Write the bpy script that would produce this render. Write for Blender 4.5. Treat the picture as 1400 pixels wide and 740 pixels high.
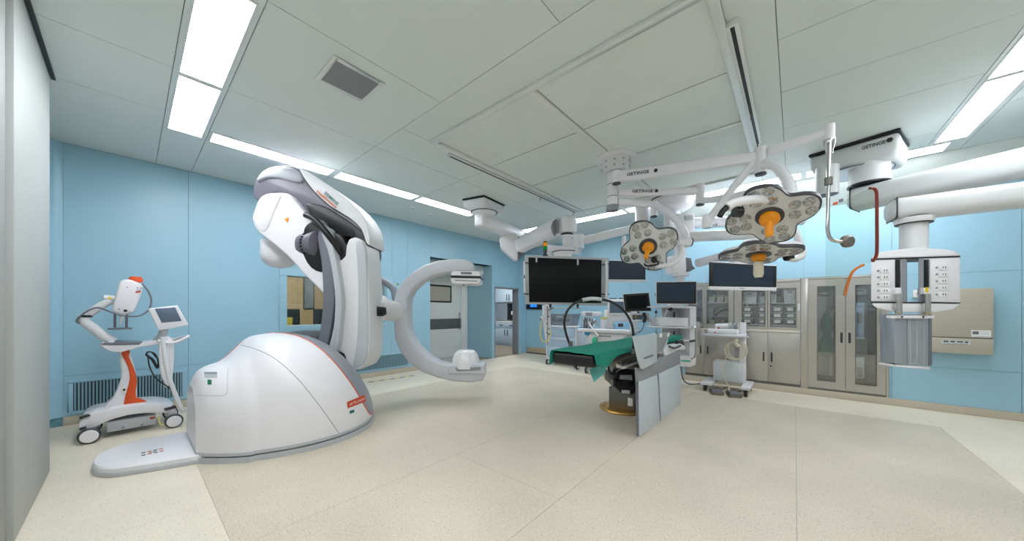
import bpy, bmesh, math, random
from mathutils import Vector, Matrix
from mathutils.bvhtree import BVHTree

for o in list(bpy.data.objects):
    bpy.data.objects.remove(o)
scene = bpy.context.scene
COL = scene.collection
R = math.radians
rnd = random.Random(4)

# ------------------------------------------------------------------ camera, world, exposure
FPX = 449.4           # focal length in pixels of the 1400 x 740 frame
YAW = R(40.69)
HORIZON = 425.0
CAM_H = 1.3
cam_data = bpy.data.cameras.new('camera')
cam_data.sensor_width = 36.0
cam_data.lens = 36.0 * FPX / 1400.0
cam_data.shift_y = (HORIZON - 370.0) / 1400.0
cam_data.clip_start = 0.05
cam = bpy.data.objects.new('camera', cam_data)
cam.location = (0, 0, CAM_H)
cam.rotation_euler = (R(90), 0, YAW)
COL.objects.link(cam)
scene.camera = cam

world = bpy.data.worlds.new('world')
scene.world = world
world.use_nodes = True
world.node_tree.nodes['Background'].inputs[0].default_value = (0.8, 0.87, 0.9, 1)
world.node_tree.nodes['Background'].inputs[1].default_value = 0.25

vs = scene.view_settings
vs.view_transform = 'Standard'
vs.look = 'None'
vs.gamma = 1.0
vs.use_curve_mapping = False
vs.exposure = 0.13
LAMP = 19.0           # radiance of the ceiling light diffusers

# ------------------------------------------------------------------ pixel -> place helpers
CS, SN = math.cos(YAW), math.sin(YAW)
VIEW = Vector((-SN, CS, 0))
RIGHT = Vector((CS, SN, 0))
UP = Vector((0, 0, 1))

def ray(px, py):
    u = (px - 700) / FPX
    return Vector((-SN + u * CS, CS + u * SN, (HORIZON - py) / FPX))

def at_z(px, py, z=0.0):
    d = ray(px, py)
    p = d * ((z - CAM_H) / d.z)
    return Vector((p.x, p.y, z))

def at_x(px, py, X):
    d = ray(px, py)
    p = d * (X / d.x)
    return Vector((X, p.y, CAM_H + p.z))

def at_y(px, py, Y):
    d = ray(px, py)
    p = d * (Y / d.y)
    return Vector((p.x, Y, CAM_H + p.z))

def at_d(px, py, D):
    p = ray(px, py) * D
    return Vector((p.x, p.y, CAM_H + p.z))

def on(plane, px, py):
    k, v = plane
    return {'x': at_x, 'y': at_y, 'd': at_d, 'z': at_z}[k](px, py, v)

def project(p):
    D = -SN * p.x + CS * p.y
    return 700 + FPX * (CS * p.x + SN * p.y) / D, HORIZON - FPX * (p.z - CAM_H) / D

# ------------------------------------------------------------------ materials
def lin(c):
    return tuple(((v / 255) / 12.92 if v / 255 <= 0.04045 else ((v / 255 + 0.055) / 1.055) ** 2.4) for v in c)

MATS = {}

def mat(name, rgb, rough=0.45, metal=0.0, vary=0.03, scale=6.0, bump=0.0, bscale=200.0, emit=0.0, coat=0.0, stretch=None, spec=0.5):
    m = bpy.data.materials.new(name)
    m.use_nodes = True
    nt = m.node_tree
    b = nt.nodes['Principled BSDF']
    c = lin(rgb)
    tc = nt.nodes.new('ShaderNodeTexCoord')
    mp = nt.nodes.new('ShaderNodeMapping')
    if stretch:
        mp.inputs['Scale'].default_value = stretch
    nt.links.new(tc.outputs['Object'], mp.inputs[0])
    n = nt.nodes.new('ShaderNodeTexNoise')
    n.inputs['Scale'].default_value = scale
    n.inputs['Detail'].default_value = 4
    nt.links.new(mp.outputs[0], n.inputs['Vector'])
    rmp = nt.nodes.new('ShaderNodeValToRGB')
    e = rmp.color_ramp.elements
    e[0].position, e[1].position = 0.3, 0.7
    e[0].color = tuple(v * (1 - vary) for v in c) + (1,)
    e[1].color = tuple(min(1, v * (1 + vary)) for v in c) + (1,)
    nt.links.new(n.outputs['Fac'], rmp.inputs[0])
    nt.links.new(rmp.outputs[0], b.inputs['Base Color'])
    b.inputs['Roughness'].default_value = rough
    b.inputs['Metallic'].default_value = metal
    b.inputs['Coat Weight'].default_value = coat
    b.inputs['Specular IOR Level'].default_value = spec
    if bump:
        n2 = nt.nodes.new('ShaderNodeTexNoise')
        n2.inputs['Scale'].default_value = bscale
        nt.links.new(mp.outputs[0], n2.inputs['Vector'])
        bp = nt.nodes.new('ShaderNodeBump')
        bp.inputs['Strength'].default_value = bump
        bp.inputs['Distance'].default_value = 0.002
        nt.links.new(n2.outputs['Fac'], bp.inputs['Height'])
        nt.links.new(bp.outputs[0], b.inputs['Normal'])
    if emit:
        b.inputs['Emission Color'].default_value = c + (1,)
        b.inputs['Emission Strength'].default_value = emit
    MATS[name] = m
    return m

def terrazzo(name, rgb, spot):
    m = bpy.data.materials.new(name)
    m.use_nodes = True
    nt = m.node_tree
    b = nt.nodes['Principled BSDF']
    tc = nt.nodes.new('ShaderNodeTexCoord')
    c = lin(rgb)
    n = nt.nodes.new('ShaderNodeTexNoise')
    n.inputs['Scale'].default_value = 1.3
    n.inputs['Detail'].default_value = 6
    nt.links.new(tc.outputs['Object'], n.inputs['Vector'])
    r1 = nt.nodes.new('ShaderNodeValToRGB')
    e = r1.color_ramp.elements
    e[0].position, e[1].position = 0.35, 0.7
    e[0].color = tuple(v * 0.93 for v in c) + (1,)
    e[1].color = tuple(v * 1.05 for v in c) + (1,)
    nt.links.new(n.outputs['Fac'], r1.inputs[0])
    prev = r1.outputs[0]
    for sc, lo, colr, f in ((95, 0.60, spot[0], 0.6), (75, 0.64, spot[1], 0.5), (130, 0.65, spot[2], 0.5)):
        v = nt.nodes.new('ShaderNodeTexNoise')
        v.inputs['Scale'].default_value = sc
        v.inputs['Detail'].default_value = 1
        nt.links.new(tc.outputs['Object'], v.inputs['Vector'])
        rr = nt.nodes.new('ShaderNodeValToRGB')
        rr.color_ramp.elements[0].position = lo
        rr.color_ramp.elements[1].position = lo + 0.05
        rr.color_ramp.elements[1].color = (f, f, f, 1)
        nt.links.new(v.outputs['Fac'], rr.inputs[0])
        mx = nt.nodes.new('ShaderNodeMix')
        mx.data_type = 'RGBA'
        nt.links.new(rr.outputs[0], mx.inputs[0])
        nt.links.new(prev, mx.inputs[6])
        mx.inputs[7].default_value = lin(colr) + (1,)
        prev = mx.outputs[2]
    nt.links.new(prev, b.inputs['Base Color'])
    b.inputs['Roughness'].default_value = 0.42
    b.inputs['Specular IOR Level'].default_value = 0.35
    MATS[name] = m

def glass(name, tint=(235, 245, 245), rough=0.02, body=0.06):
    m = bpy.data.materials.new(name)
    m.use_nodes = True
    nt = m.node_tree
    nt.nodes.clear()
    out = nt.nodes.new('ShaderNodeOutputMaterial')
    tr = nt.nodes.new('ShaderNodeBsdfTransparent')
    tr.inputs[0].default_value = lin(tint) + (1,)
    gl = nt.nodes.new('ShaderNodeBsdfGlossy')
    gl.inputs['Roughness'].default_value = rough
    fr = nt.nodes.new('ShaderNodeLayerWeight')
    fr.inputs[0].default_value = 0.5
    pw = nt.nodes.new('ShaderNodeMath')
    pw.operation = 'POWER'
    pw.inputs[1].default_value = 4.0
    nt.links.new(fr.outputs['Facing'], pw.inputs[0])
    ad = nt.nodes.new('ShaderNodeMath')
    ad.operation = 'MULTIPLY_ADD'
    ad.inputs[1].default_value = 0.6
    ad.inputs[2].default_value = body
    nt.links.new(pw.outputs[0], ad.inputs[0])
    mx = nt.nodes.new('ShaderNodeMixShader')
    nt.links.new(ad.outputs[0], mx.inputs[0])
    nt.links.new(tr.outputs[0], mx.inputs[1])
    nt.links.new(gl.outputs[0], mx.inputs[2])
    nt.links.new(mx.outputs[0], out.inputs[0])
    MATS[name] = m

def lamp_mat(name, rgb, strength):
    m = bpy.data.materials.new(name)
    m.use_nodes = True
    nt = m.node_tree
    nt.nodes.clear()
    out = nt.nodes.new('ShaderNodeOutputMaterial')
    em = nt.nodes.new('ShaderNodeEmission')
    em.inputs[0].default_value = lin(rgb) + (1,)
    em.inputs[1].default_value = strength
    nt.links.new(em.outputs[0], out.inputs[0])
    MATS[name] = m

mat('wall_blue', (159, 200, 219), 0.33, vary=0.015, scale=1.5)
mat('door_white', (232, 233, 228), 0.4, vary=0.01)
mat('door_shade', (166, 168, 165), 0.5, vary=0.01)  # darker grey paints the shade on the second door leaf
mat('wall_joint', (110, 160, 176), 0.6)
mat('wall_grey', (184, 187, 184), 0.6, vary=0.02, scale=2)
mat('ceiling_grey', (222, 230, 226), 0.5, vary=0.012, scale=2)
mat('ceiling_joint', (150, 158, 155), 0.7)
mat('ceiling_trim', (225, 229, 226), 0.35, metal=0.15)
mat('diffuser_fabric', (226, 233, 229), 0.75, vary=0.02, scale=3, bump=0.1, bscale=600)
mat('baseboard_stone', (198, 188, 170), 0.5, vary=0.18, scale=120)
terrazzo('floor_field', (213, 201, 181), ((236, 216, 202), (140, 132, 118), (120, 112, 100)))
terrazzo('floor_border', (234, 223, 203), ((228, 222, 208), (168, 160, 146), (150, 142, 130)))
mat('floor_joint', (150, 142, 128), 0.7)
mat('white', (236, 234, 237), 0.32, vary=0.012)
mat('white_gloss', (238, 237, 239), 0.18, vary=0.01, coat=0.3)
mat('white_satin', (226, 226, 227), 0.42, vary=0.012)
mat('pendant_white', (214, 216, 216), 0.45, vary=0.01)
mat('cool_white', (212, 217, 220), 0.35, vary=0.012)
mat('light_grey', (188, 192, 196), 0.4, vary=0.02)
mat('mid_grey', (142, 146, 152), 0.42, vary=0.02)
mat('slate_grey', (112, 114, 124), 0.38, vary=0.02)
mat('face_grey', (212, 213, 212), 0.35, vary=0.01)
mat('ledge', (222, 213, 200), 0.4, vary=0.02)
mat('robot_grey', (106, 104, 114), 0.33, vary=0.02)
mat('dark_grey', (62, 62, 68), 0.4, vary=0.03)
mat('black', (22, 22, 24), 0.4, vary=0.05)
mat('black_gloss', (14, 14, 17), 0.2, vary=0.02)
mat('screen', (8, 9, 12), 0.4, vary=0.02, spec=0.2)
mat('screen_blue', (38, 52, 70), 0.3, vary=0.05)
mat('screen_slate', (96, 112, 132), 0.2, vary=0.05)
mat('steel', (192, 188, 181), 0.32, metal=0.75, vary=0.04, scale=4, stretch=(1, 1, 30))
mat('steel_bright', (200, 200, 198), 0.2, metal=0.95, vary=0.03)
mat('steel_dark', (120, 117, 112), 0.38, metal=0.7, vary=0.05)
mat('aluminium', (176, 182, 190), 0.35, metal=0.6, vary=0.02)
mat('brass', (206, 160, 84), 0.3, metal=0.8, vary=0.05)
mat('orange', (228, 88, 36), 0.38, vary=0.02)
mat('orange_lamp', (240, 150, 10), 0.35, vary=0.04)
mat('red', (196, 44, 30), 0.4)
mat('brand_red', (206, 70, 30), 0.4)
mat('ink', (40, 40, 46), 0.5)
mat('ink_teal', (30, 110, 110), 0.5)
mat('ink_orange', (216, 110, 70), 0.5)
mat('green_mark', (20, 110, 70), 0.5)
mat('yellow', (232, 200, 40), 0.45)
mat('yellow_tube', (222, 214, 130), 0.4)
mat('cream_cable', (222, 214, 190), 0.45)
mat('drape', (12, 128, 108), 0.85, vary=0.08, scale=9, bump=0.3, bscale=700)
mat('drape_thin', (96, 176, 172), 0.8, vary=0.06, scale=9)
mat('reflected_green', (16, 92, 78), 0.85, vary=0.12, scale=9)
mat('shield_panel', (198, 206, 212), 0.35, vary=0.01)
mat('shield_grey', (148, 150, 152), 0.5, vary=0.02)
mat('wood', (205, 172, 130), 0.5, vary=0.1, scale=5, stretch=(1, 1, 8))
mat('beige', (184, 178, 162), 0.42, vary=0.015)
mat('crate_grey', (132, 140, 150), 0.5, vary=0.05)
mat('pale_blue', (150, 196, 226), 0.4)
mat('blue_part', (70, 150, 200), 0.35)
mat('paper', (240, 240, 238), 0.7)
mat('lens', (168, 170, 172), 0.12, metal=0.8, vary=0.5, scale=70)  # noise contrast paints dark and bright reflections onto the lenses
mat('amber_edge', (196, 112, 40), 0.25)
mat('red_edge', (128, 42, 26), 0.3)
mat('scrub_blue', (176, 198, 220), 0.4, vary=0.02)
mat('scrub_floor', (150, 138, 122), 0.4, vary=0.06)
mat('beige_tile', (190, 176, 150), 0.45, vary=0.12, scale=40)
glass('glass_clear')
glass('glass_cabinet', (250, 252, 252), 0.015, 0.16)
glass('glass_lead', (246, 250, 247), 0.01, 0.03)
glass('glass_window', (214, 226, 228), 0.01, 0.07)
lamp_mat('lamp_panel', (244, 249, 255), LAMP)
lamp_mat('lamp_room', (255, 246, 232), 22.0)
lamp_mat('led_blue', (40, 130, 240), 1.2)
lamp_mat('led_amber', (240, 150, 40), 0.6)
lamp_mat('led_green', (30, 170, 80), 0.35)

# ------------------------------------------------------------------ mesh building
class MB:
    """collects vertices and faces in world coordinates; build() makes ONE mesh object"""
    def __init__(self):
        self.v, self.f = [], []

    def add(self, vs, fs):
        n = len(self.v)
        self.v += [Vector(p) for p in vs]
        self.f += [tuple(i + n for i in q) for q in fs]
        return self

    def box(self, x0, x1, y0, y1, z0, z1):
        vs = [(x, y, z) for x in (x0, x1) for y in (y0, y1) for z in (z0, z1)]
        return self.add(vs, [(0, 1, 3, 2), (4, 6, 7, 5), (0, 4, 5, 1), (2, 3, 7, 6), (0, 2, 6, 4), (1, 5, 7, 3)])

    def obox(self, c, ax, ay, az):
        """box centred at c with half-axis vectors"""
        c, ax, ay, az = Vector(c), Vector(ax), Vector(ay), Vector(az)
        vs = [c + ax * i + ay * j + az * k for i in (-1, 1) for j in (-1, 1) for k in (-1, 1)]
        return self.add(vs, [(0, 1, 3, 2), (4, 6, 7, 5), (0, 4, 5, 1), (2, 3, 7, 6), (0, 2, 6, 4), (1, 5, 7, 3)])

    def rings(self, rs, cap=True, close=False):
        n = len(rs[0])
        vs = [p for r in rs for p in r]
        fs = []
        m = len(rs)
        for i in range(m if close else m - 1):
            a, b = i * n, ((i + 1) % m) * n
            for j in range(n):
                k = (j + 1) % n
                fs.append((a + j, a + k, b + k, b + j))
        if cap and not close:
            fs.append(tuple(range(n - 1, -1, -1)))
            fs.append(tuple(range((m - 1) * n, m * n)))
        return self.add(vs, fs)

    def prism(self, pts, t):
        """polygon pts (3-D, planar) extruded by vector t"""
        t = Vector(t)
        return self.rings([[Vector(p) for p in pts], [Vector(p) + t for p in pts]])

    def tube(self, pts, r, seg=10, smooth=0, closed=False, r2=None):
        pts = [Vector(p) for p in pts]
        if smooth:
            pts = spline(pts, smooth, closed)
        n = len(pts)
        rs = []
        prev = None
        for i, p in enumerate(pts):
            a = pts[(i - 1) % n] if (i or closed) else p
            b = pts[(i + 1) % n] if (i < n - 1 or closed) else p
            d = (b - a).normalized()
            if prev is None:
                ref = UP if abs(d.z) < 0.9 else Vector((1, 0, 0))
                u = d.cross(ref).normalized()
            else:
                u = (prev - d * prev.dot(d)).normalized()
            prev = u
            w = d.cross(u)
            rad = r if r2 is None else r + (r2 - r) * i / (n - 1)
            rs.append([p + (u * math.cos(2 * math.pi * k / seg) + w * math.sin(2 * math.pi * k / seg)) * rad for k in range(seg)])
        return self.rings(rs, close=closed)

    def lathe(self, c, prof, axis=(0, 0, 1), seg=28):
        """prof = [(radius, height)] turned about axis through c"""
        c, ax = Vector(c), Vector(axis).normalized()
        ref = UP if abs(ax.z) < 0.9 else Vector((1, 0, 0))
        u = ax.cross(ref).normalized()
        w = ax.cross(u)
        rs = [[c + ax * h + (u * math.cos(2 * math.pi * k / seg) + w * math.sin(2 * math.pi * k / seg)) * max(r, 1e-4) for k in range(seg)] for r, h in prof]
        return self.rings(rs)

    def cyl(self, a, b, r, seg=20):
        a, b = Vector(a), Vector(b)
        return self.lathe(a, [(r, 0), (r, (b - a).length)], b - a, seg)

    def build(self, name, m, parent=None, bevel=0.0, bseg=2, smooth=True, angle=38, root=None):
        me = bpy.data.meshes.new(name)
        base = root_of(parent) if parent else None
        off = Vector(base.location) if base else Vector((0, 0, 0))
        bm = bmesh.new()
        vv = [bm.verts.new(p - off) for p in self.v]
        for q in self.f:
            try:
                bm.faces.new([vv[i] for i in q])
            except ValueError:
                pass
        bmesh.ops.remove_doubles(bm, verts=bm.verts, dist=1e-5)
        bmesh.ops.recalc_face_normals(bm, faces=bm.faces)
        if bevel:
            ed = [e for e in bm.edges if len(e.link_faces) == 2 and e.calc_face_angle(0) > R(28)]
            bmesh.ops.bevel(bm, geom=ed, offset=bevel, segments=bseg, profile=0.5, affect='EDGES', clamp_overlap=True)
        bm.to_mesh(me)
        bm.free()
        if smooth and len(me.polygons):
            me.shade_smooth()
            me.set_sharp_from_angle(angle=R(angle))
        me.materials.append(MATS[m] if isinstance(m, str) else m)
        o = bpy.data.objects.new(name, me)
        COL.objects.link(o)
        if parent:
            o.parent = parent
        return o

def root_of(o):
    while o.parent:
        o = o.parent
    return o

def spline(pts, k=6, closed=False):
    pts = [Vector(p) for p in pts]
    n = len(pts)
    out = []
    for i in range(n if closed else n - 1):
        p1, p2 = pts[i], pts[(i + 1) % n]
        p0 = pts[i - 1] if (i or closed) else p1 * 2 - p2
        p3 = pts[(i + 2) % n] if (i + 2 < n or closed) else p2 * 2 - p1
        for j in range(k):
            t = j / k
            out.append(0.5 * ((2 * p1) + (p2 - p0) * t + (2 * p0 - 5 * p1 + 4 * p2 - p3) * t * t + (3 * p1 - p0 - 3 * p2 + p3) * t ** 3))
    if not closed:
        out.append(pts[-1])
    return out

def tag(o, label, cat, group=None):
    o['label'] = label
    o['category'] = cat
    if group:
        o['group'] = group
    return o

def thing(name, label, cat, loc, group=None):
    o = bpy.data.objects.new(name, None)
    o.empty_display_size = 0.2
    o.location = loc
    COL.objects.link(o)
    return tag(o, label, cat, group)

def struct(o):
    o['kind'] = 'structure'
    return o

def slab(name, pxs, plane, t, m, parent, bevel=0.006, bseg=2, curve=0, toward=False, tdir=None):
    """outline given in photo pixels, put on a plane of its own and given thickness t (metres, away from camera)"""
    pts = [on(plane, *p) for p in pxs]
    if curve:
        pts = spline(pts, curve, True)
    k = plane[0]
    n = {'x': Vector((-1, 0, 0)), 'y': Vector((0, 1, 0)), 'd': VIEW, 'z': Vector((0, 0, 1 if plane[1] > CAM_H else -1))}[k]
    if tdir is not None:
        n = tdir
    return MB().prism(pts, n * (-t if toward else t)).build(name, m, parent, bevel, bseg)

_text_cache = {}

def text_mesh(s, bold=False):
    key = (s, bold)
    if key in _text_cache:
        return _text_cache[key]
    cu = bpy.data.curves.new('lettering', 'FONT')
    cu.body = s
    cu.resolution_u = 2
    if bold:
        cu.offset = 0.02
    ob = bpy.data.objects.new('lettering', cu)
    COL.objects.link(ob)
    dg = bpy.context.evaluated_depsgraph_get()
    dg.update()
    me = bpy.data.meshes.new_from_object(ob.evaluated_get(dg))
    bpy.data.objects.remove(ob)
    bpy.data.curves.remove(cu)
    vs = [Vector(v.co) for v in me.vertices]
    fs = [tuple(p.vertices) for p in me.polygons]
    bpy.data.meshes.remove(me)
    x0, x1 = min(v.x for v in vs), max(v.x for v in vs)
    y0, y1 = min(v.y for v in vs), max(v.y for v in vs)
    vs = [((v.x - x0) / (x1 - x0), (v.y - y0) / (y1 - y0)) for v in vs]
    _text_cache[key] = (vs, fs)
    return vs, fs

def lettering(s, o, u, v, m, parent, name='lettering', bold=False):
    """flat lettering: o = lower left corner, u = full width vector, v = full height vector"""
    vs, fs = text_mesh(s, bold)
    o, u, v = Vector(o), Vector(u), Vector(v)
    n = u.cross(v).normalized() * 0.0015
    mb = MB().add([o + u * a + v * b + n for a, b in vs], fs)
    return mb.build(name, m, parent, smooth=False)

def lettering_px(s, quad, plane, m, parent, bold=False, name='lettering', lift=0.003):
    """quad = photo pixels of lower-left, lower-right, upper-left of the writing on a plane"""
    p = [on(plane, *q) for q in quad]
    nn = (p[1] - p[0]).cross(p[2] - p[0]).normalized() * lift
    return lettering(s, p[0] + nn, p[1] - p[0], p[2] - p[0], m, parent, name, bold)

# ================================================================== THE ROOM
XL, YF, YB, YA, XR, HC = -6.25, -0.58, 6.82, 7.95, 2.9, 3.2
XS = -1.62           # where the wall with the cabinets steps forward from the alcove wall

def rect_z(name, cells, z0, z1, m, parent, gap=0.002, bevel=0.0):
    for (x0, x1, y0, y1) in cells:
        MB().box(x0 + gap, x1 - gap, y0 + gap, y1 - gap, z0, z1).build(name, m, parent, bevel, smooth=False)

# ---- floor
floor = struct(MB().box(XL - 0.3, XR + 0.2, YF - 0.2, YA + 0.2, -0.1, -0.004).build('floor', 'floor_joint', smooth=False))
fx = [-4.92, -3.55, -2.32, -1.23, 0.01, 1.23]
cells = []
for i in range(5):
    cuts = [0.37, 5.9]
    if i == 2:
        cuts = [0.37, 1.93, 5.9]
    if i == 1:
        cuts = [0.37, 2.35, 5.9]
    for a, b in zip(cuts, cuts[1:]):
        cells.append((fx[i], fx[i + 1], a, b))
rect_z('floor_sheet', cells, -0.004, 0.0, 'floor_field', floor, 0.0012)
cells = [(XL, -3.0, YF, 0.37), (-3.0, 0.0, YF, 0.37), (0.0, XR, YF, 0.37), (XL, -4.92, 0.37, 3.4), (XL, -4.92, 3.4, 5.9), (XL, XS, 5.9, YA), (XS, 1.2, 5.9, YB), (1.2, XR, 5.9, YB), (1.23, XR, 0.37, 5.9)]
rect_z('floor_sheet', cells, -0.004, 0.0, 'floor_border', floor, 0.0008)
tape = thing('floor_tape', 'yellow and black hazard tape stuck on floor along the wall grille', 'tape', at_z(525, 519))
for i in range(9):
    a = Vector((-5.86, 2.82, 0.0)).lerp(Vector((-5.78, 3.72, 0.0)), i / 9)
    b = Vector((-5.86, 2.82, 0.0)).lerp(Vector((-5.78, 3.72, 0.0)), (i + 1) / 9)
    MB().box(a.x - 0.02, a.x + 0.02, a.y, b.y, 0, 0.002).build('tape_stripe', 'yellow' if i % 2 else 'ink', tape, smooth=False)

# ---- ceiling
ceiling = struct(MB().box(XL - 0.3, XR + 0.2, YF - 0.2, YA + 0.2, HC + 0.006, HC + 0.12).build('ceiling', 'ceiling_joint', smooth=False))
cells = []
def grid(xs, ys):
    for x0, x1 in zip(xs, xs[1:]):
        for y0, y1 in zip(ys, ys[1:]):
            cells.append((x0, x1, y0, y1))
grid([XL, -4.56, -3.68, -2.45, -1.2, 0.0, 1.2, XR], [YF, 0.22])
grid([XL, -5.0], [0.22, 0.55, 1.85, 3.15, 4.45, 5.98, YA])
grid([-4.66, -3.68, -2.45, -1.175, -0.09, 1.16], [0.55, 1.85])
grid([-4.66, -3.68, -3.1], [1.85, 3.15, 4.45, 5.6])
grid([-4.66, -3.1, -1.7, -0.35, 1.16], [5.6, 5.98])
grid([-3.1, -0.35], [1.85, 2.2])
grid([-0.35, -0.09], [1.85, 5.6])
grid([-0.09, 1.16], [1.85, 2.97, 3.7, 4.46, 5.6])
grid([1.47, XR], [0.22, 2.0, 3.7, 5.2, 6.34])

grid([-5.0, -4.1, -3.0, XS], [6.34, YA])
rect_z('ceiling_panel', cells, HC, HC + 0.006, 'ceiling_grey', ceiling, 0.003)
# light-coloured trim the lamps are set into
for (x0, x1, y0, y1) in [(-5.0, 1.47, 0.22, 0.55), (-5.0, -4.66, 0.55, 6.34), (-4.66, 1.16, 5.98, 6.34), (1.16, 1.47, 0.55, 6.34)]:
    MB().box(x0 + .003, x1 - .003, y0 + .003, y1 - .003, HC, HC + 0.006).build('lamp_channel', 'ceiling_trim', ceiling, smooth=False)

ORD = ('first', 'second', 'third', 'fourth', 'fifth')
_cnt = {}
def ceiling_light(x0, x1, y0, y1, where, ref):
    k = _cnt[where] = _cnt.get(where, -1) + 1
    t = thing('ceiling_light', 'ceiling light panel ' + where + ', ' + ORD[k] + ' from ' + ref, 'ceiling light', ((x0 + x1) / 2, (y0 + y1) / 2, HC), 'light panels ' + where)
    MB().box(x0, x1, y0, y1, HC - 0.003, HC).build('diffuser', 'lamp_panel', t, smooth=False)
    f = 0.012
    mb = MB()
    mb.box(x0 - f, x1 + f, y0 - f, y0, HC - 0.006, HC).box(x0 - f, x1 + f, y1, y1 + f, HC - 0.006, HC)
    mb.box(x0 - f, x0, y0, y1, HC - 0.006, HC).box(x1, x1 + f, y0, y1, HC - 0.006, HC)
    mb.build('frame', 'ceiling_trim', t, smooth=False)

for a, b in ((-4.92, -3.755), (-3.69, -2.53), (-2.46, -1.3), (-1.23, -0.07), (0.0, 1.12)):
    ceiling_light(a, b, 0.26, 0.51, 'in the sliding door row', 'the control window wall')
for a, b in ((0.585, 1.80), (1.89, 3.115), (3.20, 4.42)):
    ceiling_light(-4.955, -4.71, a, b, 'in the control window row', 'the sliding door')
for i in range(5):
    a = -4.93 + i * 1.265
    ceiling_light(a, a + 1.2, 6.03, 6.29, 'in the cabinet wall row', 'the control window wall')
for a, b in ((0.62, 1.9), (1.97, 3.25), (3.31, 4.57), (4.63, 5.93)):
    ceiling_light(1.20, 1.42, a, b, 'over the service pendant arms', 'the sliding door')

# ---- laminar flow diffuser field
df = thing('air_diffuser', 'large grey fabric laminar airflow diffuser in white ceiling frame above table', 'air diffuser', (-1.7, 3.9, HC))
x0, x1, y0, y1 = -3.03, -0.40, 2.24, 5.56
mb = MB()
w = 0.055
for q in ((x0 - w, x1 + w, y0 - w, y0), (x0 - w, x1 + w, y1, y1 + w), (x0 - w, x0, y0, y1), (x1, x1 + w, y0, y1)):
    mb.box(*q, HC - 0.035, HC)
mb.build('frame', 'ceiling_trim', df, 0.004)
xm, yms = -1.715, (3.2, 4.0)
MB().box(xm - 0.035, xm + 0.035, y0, y1, HC - 0.022, HC).build('mullion', 'ceiling_trim', df, 0.004)
MB().box(x0, x1, 4.0 - 0.022, 4.0 + 0.022, HC - 0.016, HC).build('mullion', 'ceiling_trim', df, 0.004)
for a, b in ((x0, xm - 0.035), (xm + 0.035, x1)):
    for c, d in ((y0, 3.1), (3.1, 3.978), (4.022, y1)):
        MB().box(a + .006, b - .006, c + .006, d - .006, HC - 0.004, HC).build('fabric_panel', 'diffuser_fabric', df, smooth=False)

def ceiling_rail(p, q, label):
    t = thing('ceiling_rail', label, 'rail', (p[0], (p[1] + q[1]) / 2, HC))
    MB().box(p[0] - 0.035, p[0] + 0.035, p[1], q[1], HC - 0.045, HC).build('track', 'ceiling_trim', t, 0.004)
    MB().box(p[0] - 0.012, p[0] + 0.012, p[1] + 0.01, q[1] - 0.01, HC - 0.047, HC - 0.044).build('slot', 'black', t, smooth=False)
    for f in (0.62, 0.97):
        y = p[1] + (q[1] - p[1]) * f
        MB().cyl((p[0], y, HC - 0.11), (p[0], y, HC - 0.045), 0.006, 8).build('hook', 'steel_dark', t)
ceiling_rail((-3.14, 2.5), (-3.14, 5.5), 'slim grey ceiling track with hooks on the display side of the diffuser')
ceiling_rail((-0.31, 2.56), (-0.31, 4.56), 'slim grey ceiling track with dark slot on the glass shield side')

cv = thing('ceiling_vent', 'square grey louvred air return grille in the ceiling', 'vent', (-2.78, 1.19, HC))
x0, x1, y0, y1 = -2.97, -2.59, 0.985, 1.39
mb = MB()
w = 0.035
for q in ((x0, x1, y0, y0 + w), (x0, x1, y1 - w, y1), (x0, x0 + w, y0 + w, y1 - w), (x1 - w, x1, y0 + w, y1 - w)):
    mb.box(*q, HC - 0.012, HC)
mb.build('frame', 'ceiling_trim', cv, 0.003)
MB().box(x0 + w, x1 - w, y0 + w, y1 - w, HC - 0.002, HC).build('backing', 'dark_grey', cv, smooth=False)
for i in range(13):
    x = x0 + w + 0.012 + i * 0.0235
    MB().obox((x, (y0 + y1) / 2, HC - 0.009), (0.008, 0, 0.005), (0, (y1 - y0) / 2 - w, 0), (-0.0006, 0, 0.001)).build('slat', 'mid_grey', cv, smooth=False)

for px, py, lab in ((565, 283, 'small round white smoke sensor on ceiling by the wall'), (588, 292, 'small white sprinkler rosette on ceiling next to the smoke sensor')):
    c = at_z(px, py, HC)
    t = thing('ceiling_sensor', lab, 'sensor', c)
    MB().lathe(c - UP * 0.03, [(0.02, 0), (0.05, 0.008), (0.06, 0.03)]).build('housing', 'white', t)
    MB().lathe(c - UP * 0.034, [(0.012, 0), (0.012, 0.006)], seg=12).build('tip', 'dark_grey', t)

# ---- left wall
wl = MB()
for (a, b, c, d) in ((YF - .1, 1.56, 0, HC), (1.56, 3.5, 0, 1.0), (1.56, 3.5, 1.95, HC), (3.5, 4.43, 0, HC), (4.43, 6.44, 2.52, HC), (6.44, 6.53, 0, HC), (6.53, 7.57, 1.95, HC), (7.57, YA + .1, 0, HC)):
    wl.box(XL - 0.2, XL - 0.012, a, b, c, d)
wall_left = struct(wl.build('wall_left', 'wall_joint', smooth=False))
def wall_x(cells, parent, m='wall_blue', g=0.0018):
    for (a, b, c, d) in cells:
        MB().box(XL - 0.012, XL, a + g, b - g, c + g, d - g).build('wall_panel', m, parent, smooth=False)
cells = []
for a, b in ((-0.49, 0.52), (0.52, 1.56)):
    cells += [(a, b, 0.1, 0.56), (a, b, 0.56, HC)]
cells += [(1.56, 3.5, 0.1, 0.56), (1.56, 3.5, 0.56, 0.97), (1.56, 3.5, 2.0, HC)]
cells += [(3.5, 3.85, 0.1, 0.56), (3.5, 3.85, 0.56, HC), (3.85, 4.43, 0.1, 0.56), (3.85, 4.43, 0.56, HC)]
cells += [(4.43, 6.44, 2.52, HC), (6.44, 6.53, 0, HC), (6.53, 7.57, 1.95, HC), (7.57, YA, 0, HC)]
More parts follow.
